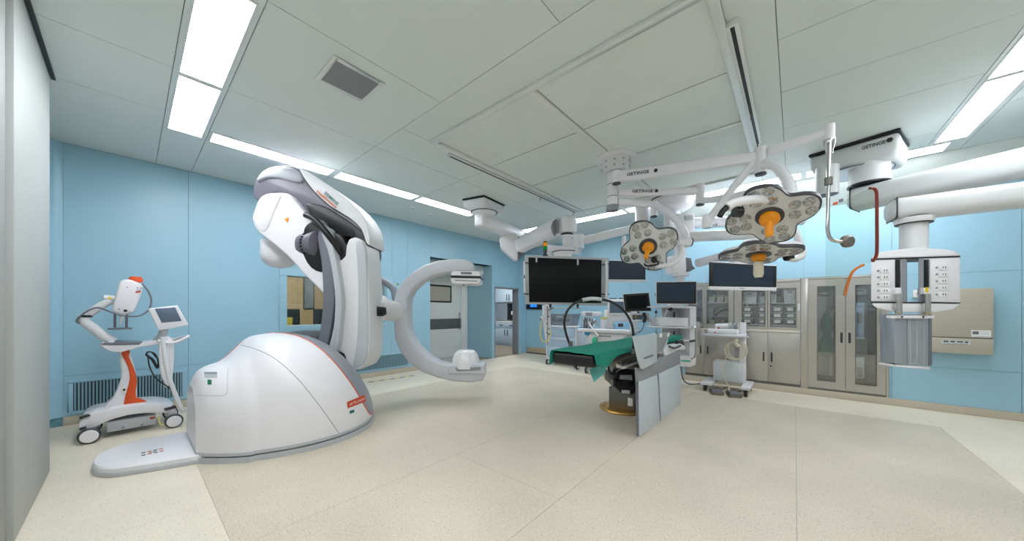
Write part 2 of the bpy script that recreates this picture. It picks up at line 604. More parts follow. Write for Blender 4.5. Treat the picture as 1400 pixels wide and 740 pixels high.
wall_x(cells, wall_left)
# rounded corner towards the sliding-door wall
pts = [Vector((XL + 0.0, -0.49, 0))]
for k in range(9):
    a = R(90 * k / 8)
    pts.append(Vector((XL + 0.09 - 0.09 * math.cos(a), -0.49 - 0.09 * math.sin(a), 0)))
pts += [Vector((XL - 0.012, YF, 0)), Vector((XL - 0.012, -0.49, 0))]
MB().prism([p + UP * 0.1 for p in pts], UP * (HC - 0.1)).build('corner_panel', 'wall_blue', wall_left)
bl = MB()
bl.box(XL, XL + 0.012, -0.49, 4.43, 0, 0.1)
struct(bl.build('baseboard_left', 'baseboard_stone', None, 0.003))

# ---- front wall (behind the camera) and the sliding door leaf
wf = struct(MB().box(XL - 0.2, XR + 0.2, YF - 0.12, YF, 0, HC).build('wall_front', 'wall_grey', smooth=False))
ds = MB()
ds.box(-4.55, -3.30, YF + 0.02, -0.42, 0.006, HC - 0.012)
door2 = struct(ds.build('door_2', 'wall_grey', None, 0.004))
MB().box(-3.29, -1.9, YF + 0.02, -0.445, 0.006, HC - 0.012).build('door_leaf', 'door_shade', door2, 0.004)
MB().box(-4.60, -1.9, -0.418, -0.395, HC - 0.012, HC - 0.001).build('track_slot', 'black', door2, smooth=False)
MB().box(-4.56, -4.55, YF + 0.02, -0.425, 0.006, HC - 0.012).build('edge_seal', 'mid_grey', door2, smooth=False)

# ---- right wall (out of view)
struct(MB().box(XR, XR + 0.12, YF - 0.12, YB + 0.2, 0, HC).build('wall_right', 'wall_grey', smooth=False))

# ---- back wall with the built-in cabinets
CABX0, CABX1, CABZ0, CABZ1 = -1.56, 0.985, 0.10, 1.81
wb = MB()
wb.box(XS, CABX0, YB + 0.012, YB + 0.5, 0, HC)
wb.box(CABX0, CABX1, YB + 0.012, YB + 0.5, CABZ1, HC)
wb.box(CABX0, CABX1, YB + 0.012, YB + 0.5, 0, CABZ0)
wb.box(CABX1, XR + 0.1, YB + 0.012, YB + 0.5, 0, HC)
wb.box(XS, XS + 0.1, YB + 0.5, YA + 0.1, 0, HC)
wall_back = struct(wb.build('wall_back', 'wall_joint', smooth=False))
def wall_y(cells, parent, Y, m='wall_blue', g=0.0018):
    for (a, b, c, d) in cells:
        MB().box(a + g, b - g, Y, Y + 0.012, c + g, d - g).build('wall_panel', m, parent, smooth=False)
ZT = 2.86
wall_y([(XS, -0.9, CABZ1, ZT), (-0.9, 0.108, CABZ1, ZT), (0.108, 1.01, CABZ1, ZT), (XS, CABX0, 0.1, CABZ1), (CABX1, 1.01, 0.1, CABZ1)], wall_back, YB)
for a, b in ((1.01, 2.02), (2.02, XR)):
    wall_y([(a, b, 0.1, 0.57), (a, b, 0.57, 1.78), (a, b, 1.78, ZT)], wall_back, YB)
MB().prism([Vector((XS, 6.345, HC)), Vector((XS, YB + 0.01, HC)), Vector((XS, YB + 0.01, ZT)), Vector((XS, YB, ZT))], (XR - XS, 0, 0)).build('sloped_infill', 'ceiling_grey', wall_back, smooth=False)  # added infill, sloped so the lamp strip lights it less
struct(MB().box(XS, XR, YB - 0.012, YB, 0, 0.1).build('baseboard_back', 'baseboard_stone', None, 0.003))

# ---- alcove wall
wa = struct(MB().box(XL - 0.2, XS + 0.1, YA + 0.012, YA + 0.2, 0, HC).build('wall_alcove', 'wall_joint', smooth=False))
wall_y([(XL, -5.2, 0.2, HC), (-5.2, -4.1, 0.2, HC), (-4.1, -3.0, 0.2, HC), (-3.0, -2.3, 0.2, HC), (-2.3, XS, 0.2, HC)], wa, YA)
gv = thing('wall_vent', 'low beige perforated grille at foot of alcove wall', 'vent', (-5.82, YA, 0))
MB().box(XL + 0.02, -4.9, YA - 0.006, YA + 0.011, 0.0, 0.195).build('plate', 'beige_tile', gv, 0.003)
MB().box(XL + 0.02, -4.9, YA - 0.012, YA - 0.006, 0.0, 0.045).build('skirting', 'steel_dark', gv, 0.002)
for i in range(9):
    x = XL + 0.14 + i * 0.13
    MB().lathe((x, YA - 0.006, 0.115), [(0.028, 0), (0.02, 0.006)], (0, -1, 0), 12).build('nozzle', 'brass', gv)
struct(MB().box(-4.88, XS, YA - 0.012, YA, 0, 0.1).build('baseboard_alcove', 'baseboard_stone', None, 0.003))
struct(MB().box(XL, XL + 0.012, 7.57, YA - 0.013, 0, 0.02).build('baseboard_left_end', 'baseboard_stone', None, 0.002))

# ---- control-room window
win = MB()
for q in ((1.56, 3.5, 0.97, 1.05), (1.56, 3.5, 1.87, 2.0), (1.56, 1.665, 1.05, 1.87), (3.395, 3.5, 1.05, 1.87)):
    win.box(XL - 0.2, XL + 0.004, *q)
window1 = struct(win.build('window_1', 'wall_blue', None, 0.003))
MB().box(XL - 0.10, XL - 0.09, 1.665, 3.395, 1.05, 1.87).build('pane', 'glass_window', window1, smooth=False)
MB().box(XL - 0.09, XL - 0.02, 1.665, 3.395, 1.05, 1.062).build('window_sill', 'cool_white', window1, smooth=False)
# control room behind the glass
cr = MB()
cr.box(-9.2, -9.1, 0.2, 4.35, 0, 2.6)
cr.box(-9.1, XL - 0.2, 0.1, 0.2, 0, 2.6)
cr.box(-9.1, XL - 0.2, 4.33, 4.43, 0, 2.6)
wcr = struct(cr.build('wall_control_room', 'wood', smooth=False))
struct(MB().box(-9.2, XL - 0.2, 0.1, 4.43, -0.1, 0).build('floor_control_room', 'scrub_floor', smooth=False))
struct(MB().box(-9.2, XL - 0.2, 0.1, 4.43, 2.6, 2.7).build('ceiling_control_room', 'ceiling_grey', smooth=False))
for y in (1.0, 2.6):
    t = thing('ceiling_light', 'warm light panel in control room ceiling ' + ('above the framed panel' if y > 2 else 'towards the sliding door side'), 'ceiling light', (-7.8, y, 2.6), 'control room light panels')
    MB().box(-8.3, -7.3, y - 0.25, y + 0.25, 2.592, 2.6).build('diffuser', 'lamp_room', t, smooth=False)
pw = thing('wall_picture', 'tall dark framed glass panel on the wooden control room wall', 'panel', (-9.08, 2.7, 1.15))
MB().box(-9.1, -9.07, 2.76, 3.0, 1.34, 2.2).build('frame', 'dark_grey', pw, 0.004)
MB().box(-9.075, -9.066, 2.785, 2.975, 1.37, 2.17).build('panel', 'mid_grey', pw, smooth=False)
for i, (y, lab) in enumerate(((2.2, 'black control room screen seen through window beside the yellow glove box'), (3.1, 'black control room screen under the framed panel'))):
    t = thing('control_monitor', lab, 'monitor', (-8.5, y, 0.75))
    MB().box(-8.53, -8.48, y - 0.31, y + 0.31, 0.92, 1.34).build('screen', 'black', t, 0.008)
    MB().box(-8.54, -8.5, y - 0.04, y + 0.04, 0.75, 0.95).build('stand', 'dark_grey', t, 0.004)
ct = thing('control_desk', 'long white desk in the control room', 'desk', (-8.5, 2.4, 0))
MB().box(-8.9, -8.1, 0.9, 4.0, 0.71, 0.75).build('top', 'cool_white', ct, 0.005)
for y in (1.0, 2.4, 3.9):
    MB().box(-8.85, -8.15, y - 0.03, y + 0.03, 0, 0.71).build('leg', 'mid_grey', ct, 0.004)
yb = thing('glove_box', 'small yellow box on the control room desk', 'box', (-8.2, 2.17, 0.75))
MB().box(-8.28, -8.14, 2.08, 2.27, 0.75, 1.15).build('carton', 'yellow', yb, 0.006)
MB().box(-8.139, -8.137, 2.12, 2.23, 0.82, 0.9).build('opening', 'ink', yb, smooth=False)

# ---- recess with the sliding door
rc = MB()
rc.box(-7.35, XL - 0.2, 4.43 - 0.1, 4.43, 0, 2.62)
rc.box(-7.35, XL - 0.2, 6.44, 6.53, 0, 2.62)
rc.box(-7.35, XL - 0.012, 4.43, 6.44, 2.52, 2.62)
wall_rec = struct(rc.build('wall_recess', 'wall_blue', smooth=False))
MB().box(-7.34, XL - 0.33, 4.44, 6.43, 2.30, 2.515).build('header_panel', 'ceiling_grey', wall_rec, smooth=False)
MB().box(XL - 0.2, XL - 0.001, 6.432, 6.44, 0.001, 2.515).build('side_panel', 'wall_blue', wall_rec, smooth=False)
door1 = struct(MB().box(-7.30, -7.25, 4.44, 6.20, 0.02, 2.30).build('door_1', 'door_white', None, 0.003))
MB().box(-7.35, -7.31, 4.33, 6.53, 0, 2.62).build('door_frame', 'wall_grey', door1, smooth=False)
MB().box(-7.31, -7.24, 6.21, 6.43, 0.0, 2.30).build('door_jamb', 'door_white', door1, 0.003)
MB().box(-7.249, -7.244, 4.44, 6.19, 0.80, 1.08).build('kick_strip', 'steel_dark', door1, smooth=False)
a, b = at_x(592, 389, -7.25), at_x(617, 414, -7.25)
vw = MB().box(-7.25, -7.238, 4.95, b.y, b.z, a.z).build('door_window', 'black', door1, 0.004)
MB().box(-7.238, -7.234, 4.99, b.y - 0.05, b.z + 0.04, a.z - 0.05).build('window_pane', 'beige', vw, smooth=False)
MB().cyl((-7.22, 6.12, 0.75), (-7.22, 6.12, 1.25), 0.012, 10).build('door_handle', 'steel_bright', door1)
MB().box(-7.25, -7.22, 6.11, 6.13, 0.76, 0.79).box(-7.25, -7.22, 6.11, 6.13, 1.21, 1.24).build('handle_bracket', 'steel_bright', door1, smooth=False)

# ---- doorway into the scrub room
dw = MB()
dw.box(XL - 0.22, XL + 0.006, 6.53, 6.56, 0, 1.965)
dw.box(XL - 0.22, XL + 0.006, 7.54, 7.57, 0, 1.965)
dw.box(XL - 0.22, XL + 0.006, 6.53, 7.57, 1.935, 1.965)
struct(dw.build('door_3', 'mid_grey', None, 0.003))
sr = MB()
sr.box(-9.5, -9.4, 6.53, 11.5, 0, 2.6)
sr.box(-9.4, XL - 0.2, 6.45, 6.53, 0, 2.6)
sr.box(-9.4, XL - 0.2, 11.5, 11.6, 0, 2.6)
sr.box(XL - 0.2, XL - 0.1, YA + 0.2, 11.5, 0, 2.6)
struct(sr.build('wall_scrub_room', 'scrub_blue', smooth=False))
struct(MB().box(-9.5, XL - 0.2, 6.45, 11.6, -0.1, 0.0).build('floor_scrub_room', 'scrub_floor', smooth=False))
struct(MB().box(-9.5, XL - 0.2, 6.45, 11.6, 2.6, 2.7).build('ceiling_scrub_room', 'ceiling_grey', smooth=False))
t = thing('ceiling_light', 'light panel in the scrub room ceiling beyond the doorway', 'ceiling light', (-7.7, 8.2, 2.6))
MB().box(-8.3, -7.1, 7.9, 8.4, 2.592, 2.6).build('diffuser', 'lamp_room', t, smooth=False)
# cupboard in the scrub room, facing the doorway
YC = 9.1
c0, c1 = at_y(677, 470, YC), at_y(708, 470, YC)
sc = thing('scrub_cupboard', 'pale blue base cupboard with two drawers and black handles beyond doorway', 'cupboard', (-8.0, YC, 0))
x0, x1 = c0.x - 0.35, c1.x + 0.25
MB().box(x0, x1, YC + 0.02, YC + 0.49, 0.0, 0.86).build('body', 'scrub_blue', sc, 0.004)
MB().box(x0 - .01, x1 + .01, YC - 0.01, YC + 0.49, 0.86, 0.89).build('worktop', 'white_gloss', sc, 0.004)
xm = (c0.x + c1.x) / 2
hw = (x1 - x0) / 2
for a, b in ((x0, xm), (xm, x1)):
    d = MB().box(a + .006, b - .006, YC, YC + 0.02, 0.08, 0.64).build('door', 'scrub_blue', sc, 0.003)
    hx = xm - 0.07 if b == xm else xm + 0.07
    MB().box(hx - 0.014, hx + 0.014, YC - 0.016, YC, 0.38, 0.6).build('handle', 'black', d, 0.003)
    d = MB().box(a + .006, b - .006, YC, YC + 0.02, 0.66, 0.85).build('drawer', 'scrub_blue', sc, 0.003)
    hx = xm - 0.25 if b == xm else xm + 0.25
    MB().box(hx - 0.09, hx + 0.09, YC - 0.016, YC, 0.745, 0.775).build('handle', 'black', d, 0.003)
wc = thing('wall_cupboard', 'blue wall cupboard with two black bar handles beyond doorway', 'cupboard', (-8.0, YC + 0.2, 1.6))
MB().box(x0, x1, YC + 0.12, YC + 0.49, 1.62, 2.25).build('body', 'scrub_blue', wc, 0.004)
for a, b in ((x0, xm), (xm, x1)):
    d = MB().box(a + .006, b - .006, YC + 0.1, YC + 0.12, 1.63, 2.24).build('door', 'scrub_blue', wc, 0.003)
    hx = xm - 0.06 if b == xm else xm + 0.06
    MB().box(hx - 0.014, hx + 0.014, YC + 0.084, YC + 0.1, 1.68, 1.92).build('handle', 'black', d, 0.003)
sp = thing('splash_panel', 'glossy black and silver panel standing between the two scrub cupboards', 'panel', (-8.0, YC + 0.3, 0.89))
MB().box(x0, x1, YC + 0.44, YC + 0.48, 0.89, 1.6).build('back', 'steel_bright', sp, smooth=False)
for a, b in ((xm - 0.30, xm - 0.06), (xm + 0.02, xm + 0.2)):
    MB().box(a, b, YC + 0.40, YC + 0.44, 0.93, 1.58).build('dark_panel', 'black_gloss', sp, 0.003)
MB().box(xm - 0.08, xm + 0.12, YC + 0.385, YC + 0.4, 1.15, 1.28).build('notice', 'paper', sp, smooth=False)
struct(MB().box(x0 - 0.3, x1 + 0.4, YC + 0.5, YC + 0.6, 0, 2.6).build('wall_scrub_back', 'scrub_blue', smooth=False))

# ---- wall grilles on the left wall
def wall_grille(y0, y1, z0, z1, n, label):
    t = thing('wall_vent', label, 'vent', (XL, (y0 + y1) / 2, z0))
    w = 0.035
    mb = MB()
    for q in ((y0 - w, y1 + w, z0 - w, z0), (y0 - w, y1 + w, z1, z1 + w), (y0 - w, y0, z0, z1), (y1, y1 + w, z0, z1)):
        mb.box(XL, XL + 0.012, *q)
    mb.build('frame', 'wall_blue', t, 0.003)
    MB().box(XL, XL + 0.002, y0, y1, z0, z1).build('backing', 'dark_grey', t, smooth=False)
    p = (y1 - y0) / n
    for i in range(n):
        y = y0 + p * (i + 0.5)
        MB().box(XL + 0.002, XL + 0.014, y - p * 0.27, y + p * 0.27, z0, z1).build('slat', 'slat_blue', t, smooth=False)
mat('slat_blue', (132, 172, 186), 0.45)
wall_grille(-0.42, 0.46, 0.15, 0.475, 34, 'blue slatted return air grille low on wall behind the injector cart')
wall_grille(2.05, 3.86, 0.15, 0.405, 56, 'blue slatted return air grille low on wall under the control window')

# ================================================================== FLOOR-STANDING ROBOTIC C-ARM
ca = thing('robotic_c_arm', 'large white and grey floor-mounted robotic X-ray C-arm with domed base', 'x-ray machine', (-4.28, 1.1, 0))
pl = [Vector((-4.70, .47, 0)), Vector((-4.75, .12, 0)), Vector((-4.69, -.06, 0)), Vector((-4.53, -.18, 0)), Vector((-4.27, -.20, 0)), Vector((-4.07, -.13, 0)), Vector((-3.97, 0.02, 0)), Vector((-3.79, .50, 0))]
pl = spline(pl, 5)
cen = sum(pl, Vector()) / len(pl)
fp = MB().prism(pl, UP * 0.035).build('floor_plate', 'light_grey', ca, 0.004)
top = [cen + (p - cen) * 0.965 for p in pl]
MB().rings([[p + UP * 0.035 for p in top], [p + UP * 0.062 for p in top], [cen + (p - cen) * 0.93 + UP * 0.072 for p in pl]]).build('plate_cover', 'white', fp)
for j, dz in enumerate((0, 0.12)):
    c = at_z(204 + j * 3, 620 - j * -4, 0.0745)
c = at_z(208, 618, 0.074)
for j in (-1, 1):
    for i in range(4):
        q = c + Vector((0.035 * j, -0.05 + 0.035 * i, 0))
        MB().box(q.x - 0.012, q.x + 0.012, q.y - 0.012, q.y + 0.012, 0.0715, 0.0732).build('floor_mark', 'red' if i % 2 else 'ink', fp, smooth=False)
MB().box(c.x - 0.008, c.x + 0.008, c.y - 0.02, c.y + 0.02, 0.0715, 0.0732).build('floor_mark', 'green_mark', fp, smooth=False)

# base hull: sections along Y
XC = -4.28
S = [0.37, 0.42, 0.50, 0.60, 0.72, 0.82, 0.92, 1.10, 1.30, 1.48, 1.64, 1.78, 1.90, 1.98, 2.02]
T = [0.60, 0.72, 0.77, 0.80, 0.90, 1.01, 1.045, 1.055, 1.02, 0.92, 0.76, 0.57, 0.37, 0.20, 0.09]
W = [0.36, 0.44, 0.54, 0.64, 0.73, 0.78, 0.82, 0.86, 0.86, 0.82, 0.74, 0.62, 0.45, 0.26, 0.06]
def interp(xs, ys, x):
    for i in range(len(xs) - 1):
        if x <= xs[i + 1]:
            t = (x - xs[i]) / (xs[i + 1] - xs[i])
            return ys[i] + (ys[i + 1] - ys[i]) * t
    return ys[-1]
SS = [p.x for p in spline([Vector((s, 0, 0)) for s in S], 3)]
TT = [p.x for p in spline([Vector((s, 0, 0)) for s in T], 3)]
WW = [p.x for p in spline([Vector((s, 0, 0)) for s in W], 3)]
def hull_pt(i, phi, k=1.0):
    c, s = math.cos(phi), math.sin(phi)
    e = 2 / 2.7
    cc = XC + (0.03 if SS[i] < 0.7 else 0.0)
    x = cc + k * WW[i] * (1 if c > 0 else -1) * abs(c) ** e
    return Vector((x, SS[i], 0.07 + k * max(0.01, TT[i] - 0.07) * abs(s) ** e))
ORL = [(330, 452), (380, 455), (405, 459), (430, 471), (450, 488), (470, 512), (485, 533), (497, 553), (504, 572)]
def orange_y(px):
    for (a, b), (c, d) in zip(ORL, ORL[1:]):
        if a <= px <= c:
            return b + (d - b) * (px - a) / (c - a)
    return None
PB = []
for i in range(len(SS)):
    best = R(112)
    for k in range(1, 160):
        phi = R(k)
        px, py = project(hull_pt(i, phi))
        oy = orange_y(px)
        if SS[i] > 0.75 and ((oy is not None and py < oy) or px > 504):
            best = phi
            break
    PB.append(best)
for _ in range(4):
    PB = [PB[0]] + [(PB[i - 1] + 2 * PB[i] + PB[i + 1]) / 4 for i in range(1, len(PB) - 1)] + [PB[-1]]
PB = [min(p, R(112)) for p in PB]
N = 26
def hull_part(f0, f1, k=1.0):
    vs, fs = [], []
    for i in range(len(SS)):
        for j in range(N + 1):
            vs.append(hull_pt(i, f0(i) + (f1(i) - f0(i)) * j / N, k))
    for i in range(len(SS) - 1):
        for j in range(N):
            a = i * (N + 1) + j
            fs.append((a, a + 1, a + N + 2, a + N + 1))
    return vs, fs
vs, fs = hull_part(lambda i: 0.0, lambda i: PB[i])
vs2, fs2 = hull_part(lambda i: PB[i], lambda i: math.pi)
mb = MB().add(vs, fs)
mb.add([hull_pt(0, math.pi * j / 30) for j in range(31)], [tuple(range(31))])
base = mb.build('base_shell', 'white', ca, angle=50)
mat('shell_grey', (150, 153, 160), 0.35, vary=0.015)
MB().add(vs2, fs2).build('side_shell', 'shell_grey', ca, angle=50)
MB().tube([hull_pt(i, PB[i], 1.002) for i in range(4, len(SS) - 1)], 0.0055, 6).build('trim_line', 'orange', ca)
# plinth
def plinth(k, z0, z1, m, name):
    ring = [Vector((XC + (0.03 if SS[i] < .7 else 0) + WW[i] * k, SS[i], 0)) for i in range(len(SS))] + [Vector((XC + (0.03 if SS[i] < .7 else 0) - WW[i] * k, SS[i], 0)) for i in reversed(range(len(SS)))]
    cc = Vector((XC, 1.15, 0))
    ring = [cc + Vector(((p.x - cc.x), (p.y - cc.y) * k, 0)) for p in ring]
    MB().rings([[p + UP * z0 for p in ring], [p + UP * z1 for p in ring]]).build(name, m, ca)
plinth(1.02, 0.0, 0.045, 'light_grey', 'plinth')
plinth(0.985, 0.045, 0.058, 'slate_grey', 'plinth_groove')
plinth(1.008, 0.058, 0.085, 'light_grey', 'plinth_cap')

BV = BVHTree.FromPolygons(vs + vs2, fs + [tuple(i + len(vs) for i in q) for q in fs2])
CAMP = Vector((0, 0, CAM_H))
def hit(px, py, lift=0.002, bv=None):
    d = ray(px, py).normalized()
    loc, n, idx, dist = (bv or BV).ray_cast(CAMP, d)
    if loc is None:
        return None
    if n.dot(d) > 0:
        n = -n
    return loc + n * lift
def surf_line(name, pxs, r, m, parent, bv=None, k=5):
    pts = [hit(p.x, p.y, 0.0, bv) for p in spline([Vector((a, b, 0)) for a, b in pxs], k)]
    pts = [p for p in pts if p is not None]
    return MB().tube(pts, r, 6).build(name, m, parent)
def surf_patch(name, quad, m, parent, bv=None, nx=8, ny=4, lift=0.002):
    a, b, c, d = [Vector((*q, 0)) for q in quad]      # ll lr ur ul
    vs_, ok = [], True
    for j in range(ny + 1):
        for i in range(nx + 1):
            u, v = i / nx, j / ny
            q = a.lerp(b, u).lerp(d.lerp(c, u), v)
            p = hit(q.x, q.y, lift, bv)
            if p is None:
                return None
            vs_.append(p)
    fs_ = [(j * (nx + 1) + i, j * (nx + 1) + i + 1, (j + 1) * (nx + 1) + i + 1, (j + 1) * (nx + 1) + i) for j in range(ny) for i in range(nx)]
    return MB().add(vs_, fs_).build(name, m, parent)
def surf_text(s, quad, m, parent, bv=None, lift=0.004, bold=False):
    a, b, c, d = [Vector((*q, 0)) for q in quad]
    tv, tf = text_mesh(s, bold)
    out = []
    for u, v in tv:
        q = a.lerp(b, u).lerp(d.lerp(c, u), v)
        p = hit(q.x, q.y, lift, bv)
        if p is None:
            return None
        out.append(p)
    return MB().add(out, tf).build('lettering', m, parent, smooth=False)
surf_line('panel_seam', [(318, 470), (345, 476), (375, 490), (405, 516), (430, 546), (452, 576), (463, 592)], 0.003, 'mid_grey', base)
surf_line('panel_seam', [(268, 540), (290, 541), (309, 539), (311, 520), (312, 503)], 0.0025, 'light_grey', base)
surf_patch('handle_slot', [(280, 517), (297, 517), (297, 509), (279, 509)], 'light_grey', base)
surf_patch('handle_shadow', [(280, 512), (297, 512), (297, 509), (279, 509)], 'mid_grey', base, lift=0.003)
surf_patch('green_sticker', [(284, 526), (289.5, 526), (289.5, 519.5), (284, 519.5)], 'green_mark', base, nx=3, ny=3, lift=0.003)
surf_patch('name_badge', [(475, 558.5), (500, 549), (498, 540), (474, 550)], 'brand_red', base, lift=0.004)
surf_text('ARTIS pheno', [(477, 556.5), (498, 548), (497, 543), (476.5, 552)], 'paper', base, lift=0.007)
surf_patch('info_sticker', [(478, 566), (484, 564), (484, 560), (478, 562)], 'ink_teal', base, nx=3, ny=2, lift=0.003)

# turret behind the crest of the base
tc = at_d(425, 452, 4.1)
MB().lathe((tc.x, tc.y, 0.70), [(0.42, 0), (0.42, 0.22), (0.37, 0.31), (0.22, 0.34), (0, 0.345)], seg=36).build('turret', 'dark_grey', ca)

# lower link (the standing arm)
DL = 3.80
gl = [(439, 312), (447, 317), (453, 345), (457, 385), (456, 420), (451, 455), (444, 480), (432, 478), (437, 455), (441, 420), (441, 385), (438, 350), (434, 325)]
lower = slab('lower_link', gl, ('d', DL), 0.5, 'slate_grey', ca, 0.025, 3, curve=3)
st = [(440, 308), (447, 312), (455, 338), (462, 372), (467, 410), (465, 445), (460, 480), (449, 480), (456, 448), (458, 410), (454, 372), (447, 340), (440, 322)]
slab('edge_strip', st, ('d', DL - 0.03), 0.42, 'light_grey', lower, 0.012, 2, curve=3)
wc_ = [(456, 357), (466, 356), (472, 350), (473, 336), (477, 327), (485, 324), (493, 327), (499, 336), (502, 360), (504, 400), (505, 450), (504, 480), (501, 495), (494, 505), (484, 507), (477, 503), (474, 494), (470, 484), (462, 480), (459, 480), (464, 450), (467, 410), (463, 380)]
cover = slab('link_cover', wc_, ('d', DL + 0.06), 0.42, 'white_satin', lower, 0.055, 4)
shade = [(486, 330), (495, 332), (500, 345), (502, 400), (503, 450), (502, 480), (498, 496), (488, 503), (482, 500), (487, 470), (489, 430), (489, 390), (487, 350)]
slab('cover_shade', shade, ('d', DL + 0.045), 0.06, 'light_grey', lower, 0.02, 2, curve=2)  # grey sheet laid on the cover to paint its shaded side

# upper link
DU = 3.97
mat('head_grey', (168, 170, 176), 0.35, vary=0.015)
ug = [(346, 268), (347, 252), (353, 239), (366, 229), (390, 226), (410, 231), (417, 245), (430, 262), (455, 285), (480, 299), (496, 315), (503, 335), (502, 352), (494, 352), (486, 330), (470, 322), (448, 318), (430, 305), (416, 286), (400, 270), (375, 262), (358, 276)]
upper = slab('upper_link', ug, ('d', DU), 0.42, 'robot_grey', ca, 0.07, 4, curve=2)
slab('upper_head', [(350, 248), (356, 236), (368, 230), (390, 228), (408, 233), (413, 248), (400, 248), (380, 243), (362, 243)], ('d', DU - 0.03), 0.44, 'head_grey', upper, 0.05, 3, curve=2)
uc = [(409, 230), (414, 231), (440, 247), (470, 268), (492, 290), (503, 312), (505, 335), (500, 330), (494, 313), (478, 298), (452, 282), (430, 262), (419, 248), (414, 240)]
ucv = slab('upper_cover', uc, ('d', DU - 0.03), 0.46, 'white_satin', upper, 0.02, 3, curve=2)
pn = ('d', DU - 0.036)
lettering_px('SIEMENS', ((443, 265), (461, 281.5), (445.5, 261.5)), pn, 'ink_teal', ucv, True)
lettering_px('Healthineers', ((432.5, 263.5), (459, 285.5), (435, 259.5)), pn, 'ink_orange', ucv, True)
slab('elbow_shroud', [(417, 280), (430, 278), (448, 284), (468, 297), (484, 308), (499, 322), (502, 348), (495, 348), (483, 325), (465, 324), (450, 320), (433, 306)], ('d', DU - 0.03), 0.2, 'black', upper, 0.02, 2, curve=2)

# drive housing
DHs = 3.86
dh = [(344, 300), (347, 287), (353, 272), (362, 265), (378, 263), (392, 264), (401, 272), (412, 285), (424, 300), (436, 318), (444, 350), (444, 385), (446, 404), (430, 390), (412, 372), (392, 350), (372, 333), (352, 317)]
housing = slab('drive_housing', dh, ('d', DHs), 0.45, 'white', ca, 0.05, 4, curve=2)
slab('housing_end', [(346, 299), (349, 286), (355, 272), (363, 266), (378, 264.5), (384, 268), (374, 290), (368, 306), (362, 316), (353, 313)], ('d', DHs - 0.012), 0.1, 'white', housing, 0.02, 3, curve=2)
slab('warning_mark', [(388.5, 299.5), (394.5, 297.5), (393, 304.5)], ('d', DHs - 0.006), 0.008, 'orange_lamp', housing, 0.0)
slab('joint_well', [(416, 312), (424, 304), (438, 300), (450, 310), (452, 340), (447, 368), (438, 372), (425, 366), (415, 350), (413, 330)], ('d', DHs - 0.01), 0.1, 'black', housing, 0.01, 2, curve=2)
c = at_d(429, 336, DHs + 0.12)
axd = (RIGHT * 0.92 - VIEW * 0.38).normalized()
jr = MB().lathe(c, [(0.15, -0.12), (0.18, -0.08), (0.18, 0.0), (0.168, 0.02), (0.168, 0.14), (0.11, 0.16)], axd, 32).build('joint_drum', 'robot_grey', ca)
for k in range(28):
    a = 2 * math.pi * k / 28
    u = axd.cross(UP).normalized()
    w = axd.cross(u)
    q = c + axd * 0.012 + (u * math.cos(a) + w * math.sin(a)) * 0.178
    MB().obox(q, axd * 0.012, (u * math.cos(a) + w * math.sin(a)) * 0.006, (w * math.cos(a) - u * math.sin(a)) * 0.01).build('drum_tooth', 'black', jr, smooth=False)
slab('elbow_cap', [(449, 325), (456, 318), (466, 322), (473, 335), (473, 350), (465, 357), (456, 352), (450, 340)], ('d', DL + 0.08), 0.25, 'black', lower, 0.02, 2, curve=2)
MB().tube([at_d(418, 294, 3.80), at_d(430, 300, 3.76), at_d(446, 318, 3.74), at_d(458, 334, 3.80), at_d(468, 350, 3.92)], 0.035, 12, 5).build('hose', 'black', ca)
q = at_d(382, 350, 4.2)
MB().lathe(q - UP * 0.16, [(0.02, 0), (0.13, 0.03), (0.19, 0.1), (0.2, 0.18), (0.2, 0.34)], seg=30).build('counter_lobe', 'white', ca)

# wrist carrying the C
DC = 4.72
w0 = at_d(508, 421, 4.3)
w1 = at_d(545, 427, DC + 0.12)
ax = (w1 - w0).normalized()
wr = MB().lathe(w0 - ax * 0.08, [(0.10, 0), (0.19, 0.04), (0.205, 0.12), (0.19, 0.22), (0.15, 0.30), (0.14, 0.4), (0.15, 0.62)], ax, 32).build('wrist', 'white_satin', ca)
slab('wrist_band', [(505, 418), (526, 420), (527, 430), (522, 433), (505, 431)], ('d', 4.08), 0.06, 'black_gloss', wr, 0.012, 2)
MB().tube([at_d(500, 376, 4.75), at_d(512, 380, 4.85), at_d(528, 387, 4.9), at_d(538, 396, 4.9), at_d(541, 410, 4.85)], 0.05, 12, 5).build('supply_hose', 'mid_grey', ca)

# the C
co = [(648, 361), (640, 355.5), (622, 354), (600, 356), (580, 362), (564, 372), (551, 384), (542, 396), (538.5, 410), (538, 430), (538, 450), (540, 466), (547, 482), (559, 497), (577, 509), (598, 517), (620, 522), (645, 523.5), (660, 521), (663.5, 513), (663, 500)]
ci = [(655, 497), (640, 502), (618, 501), (600, 497), (583, 488), (569, 474), (560, 460), (556.5, 445), (556, 425), (557, 408), (563, 396), (575, 385), (590, 377), (608, 372.5), (628, 371), (646, 371)]
mat('c_white', (206, 208, 214), 0.3, vary=0.01)
carm = slab('c_frame', co + ci, ('d', DC), 0.30, 'c_white', ca, 0.03, 3)
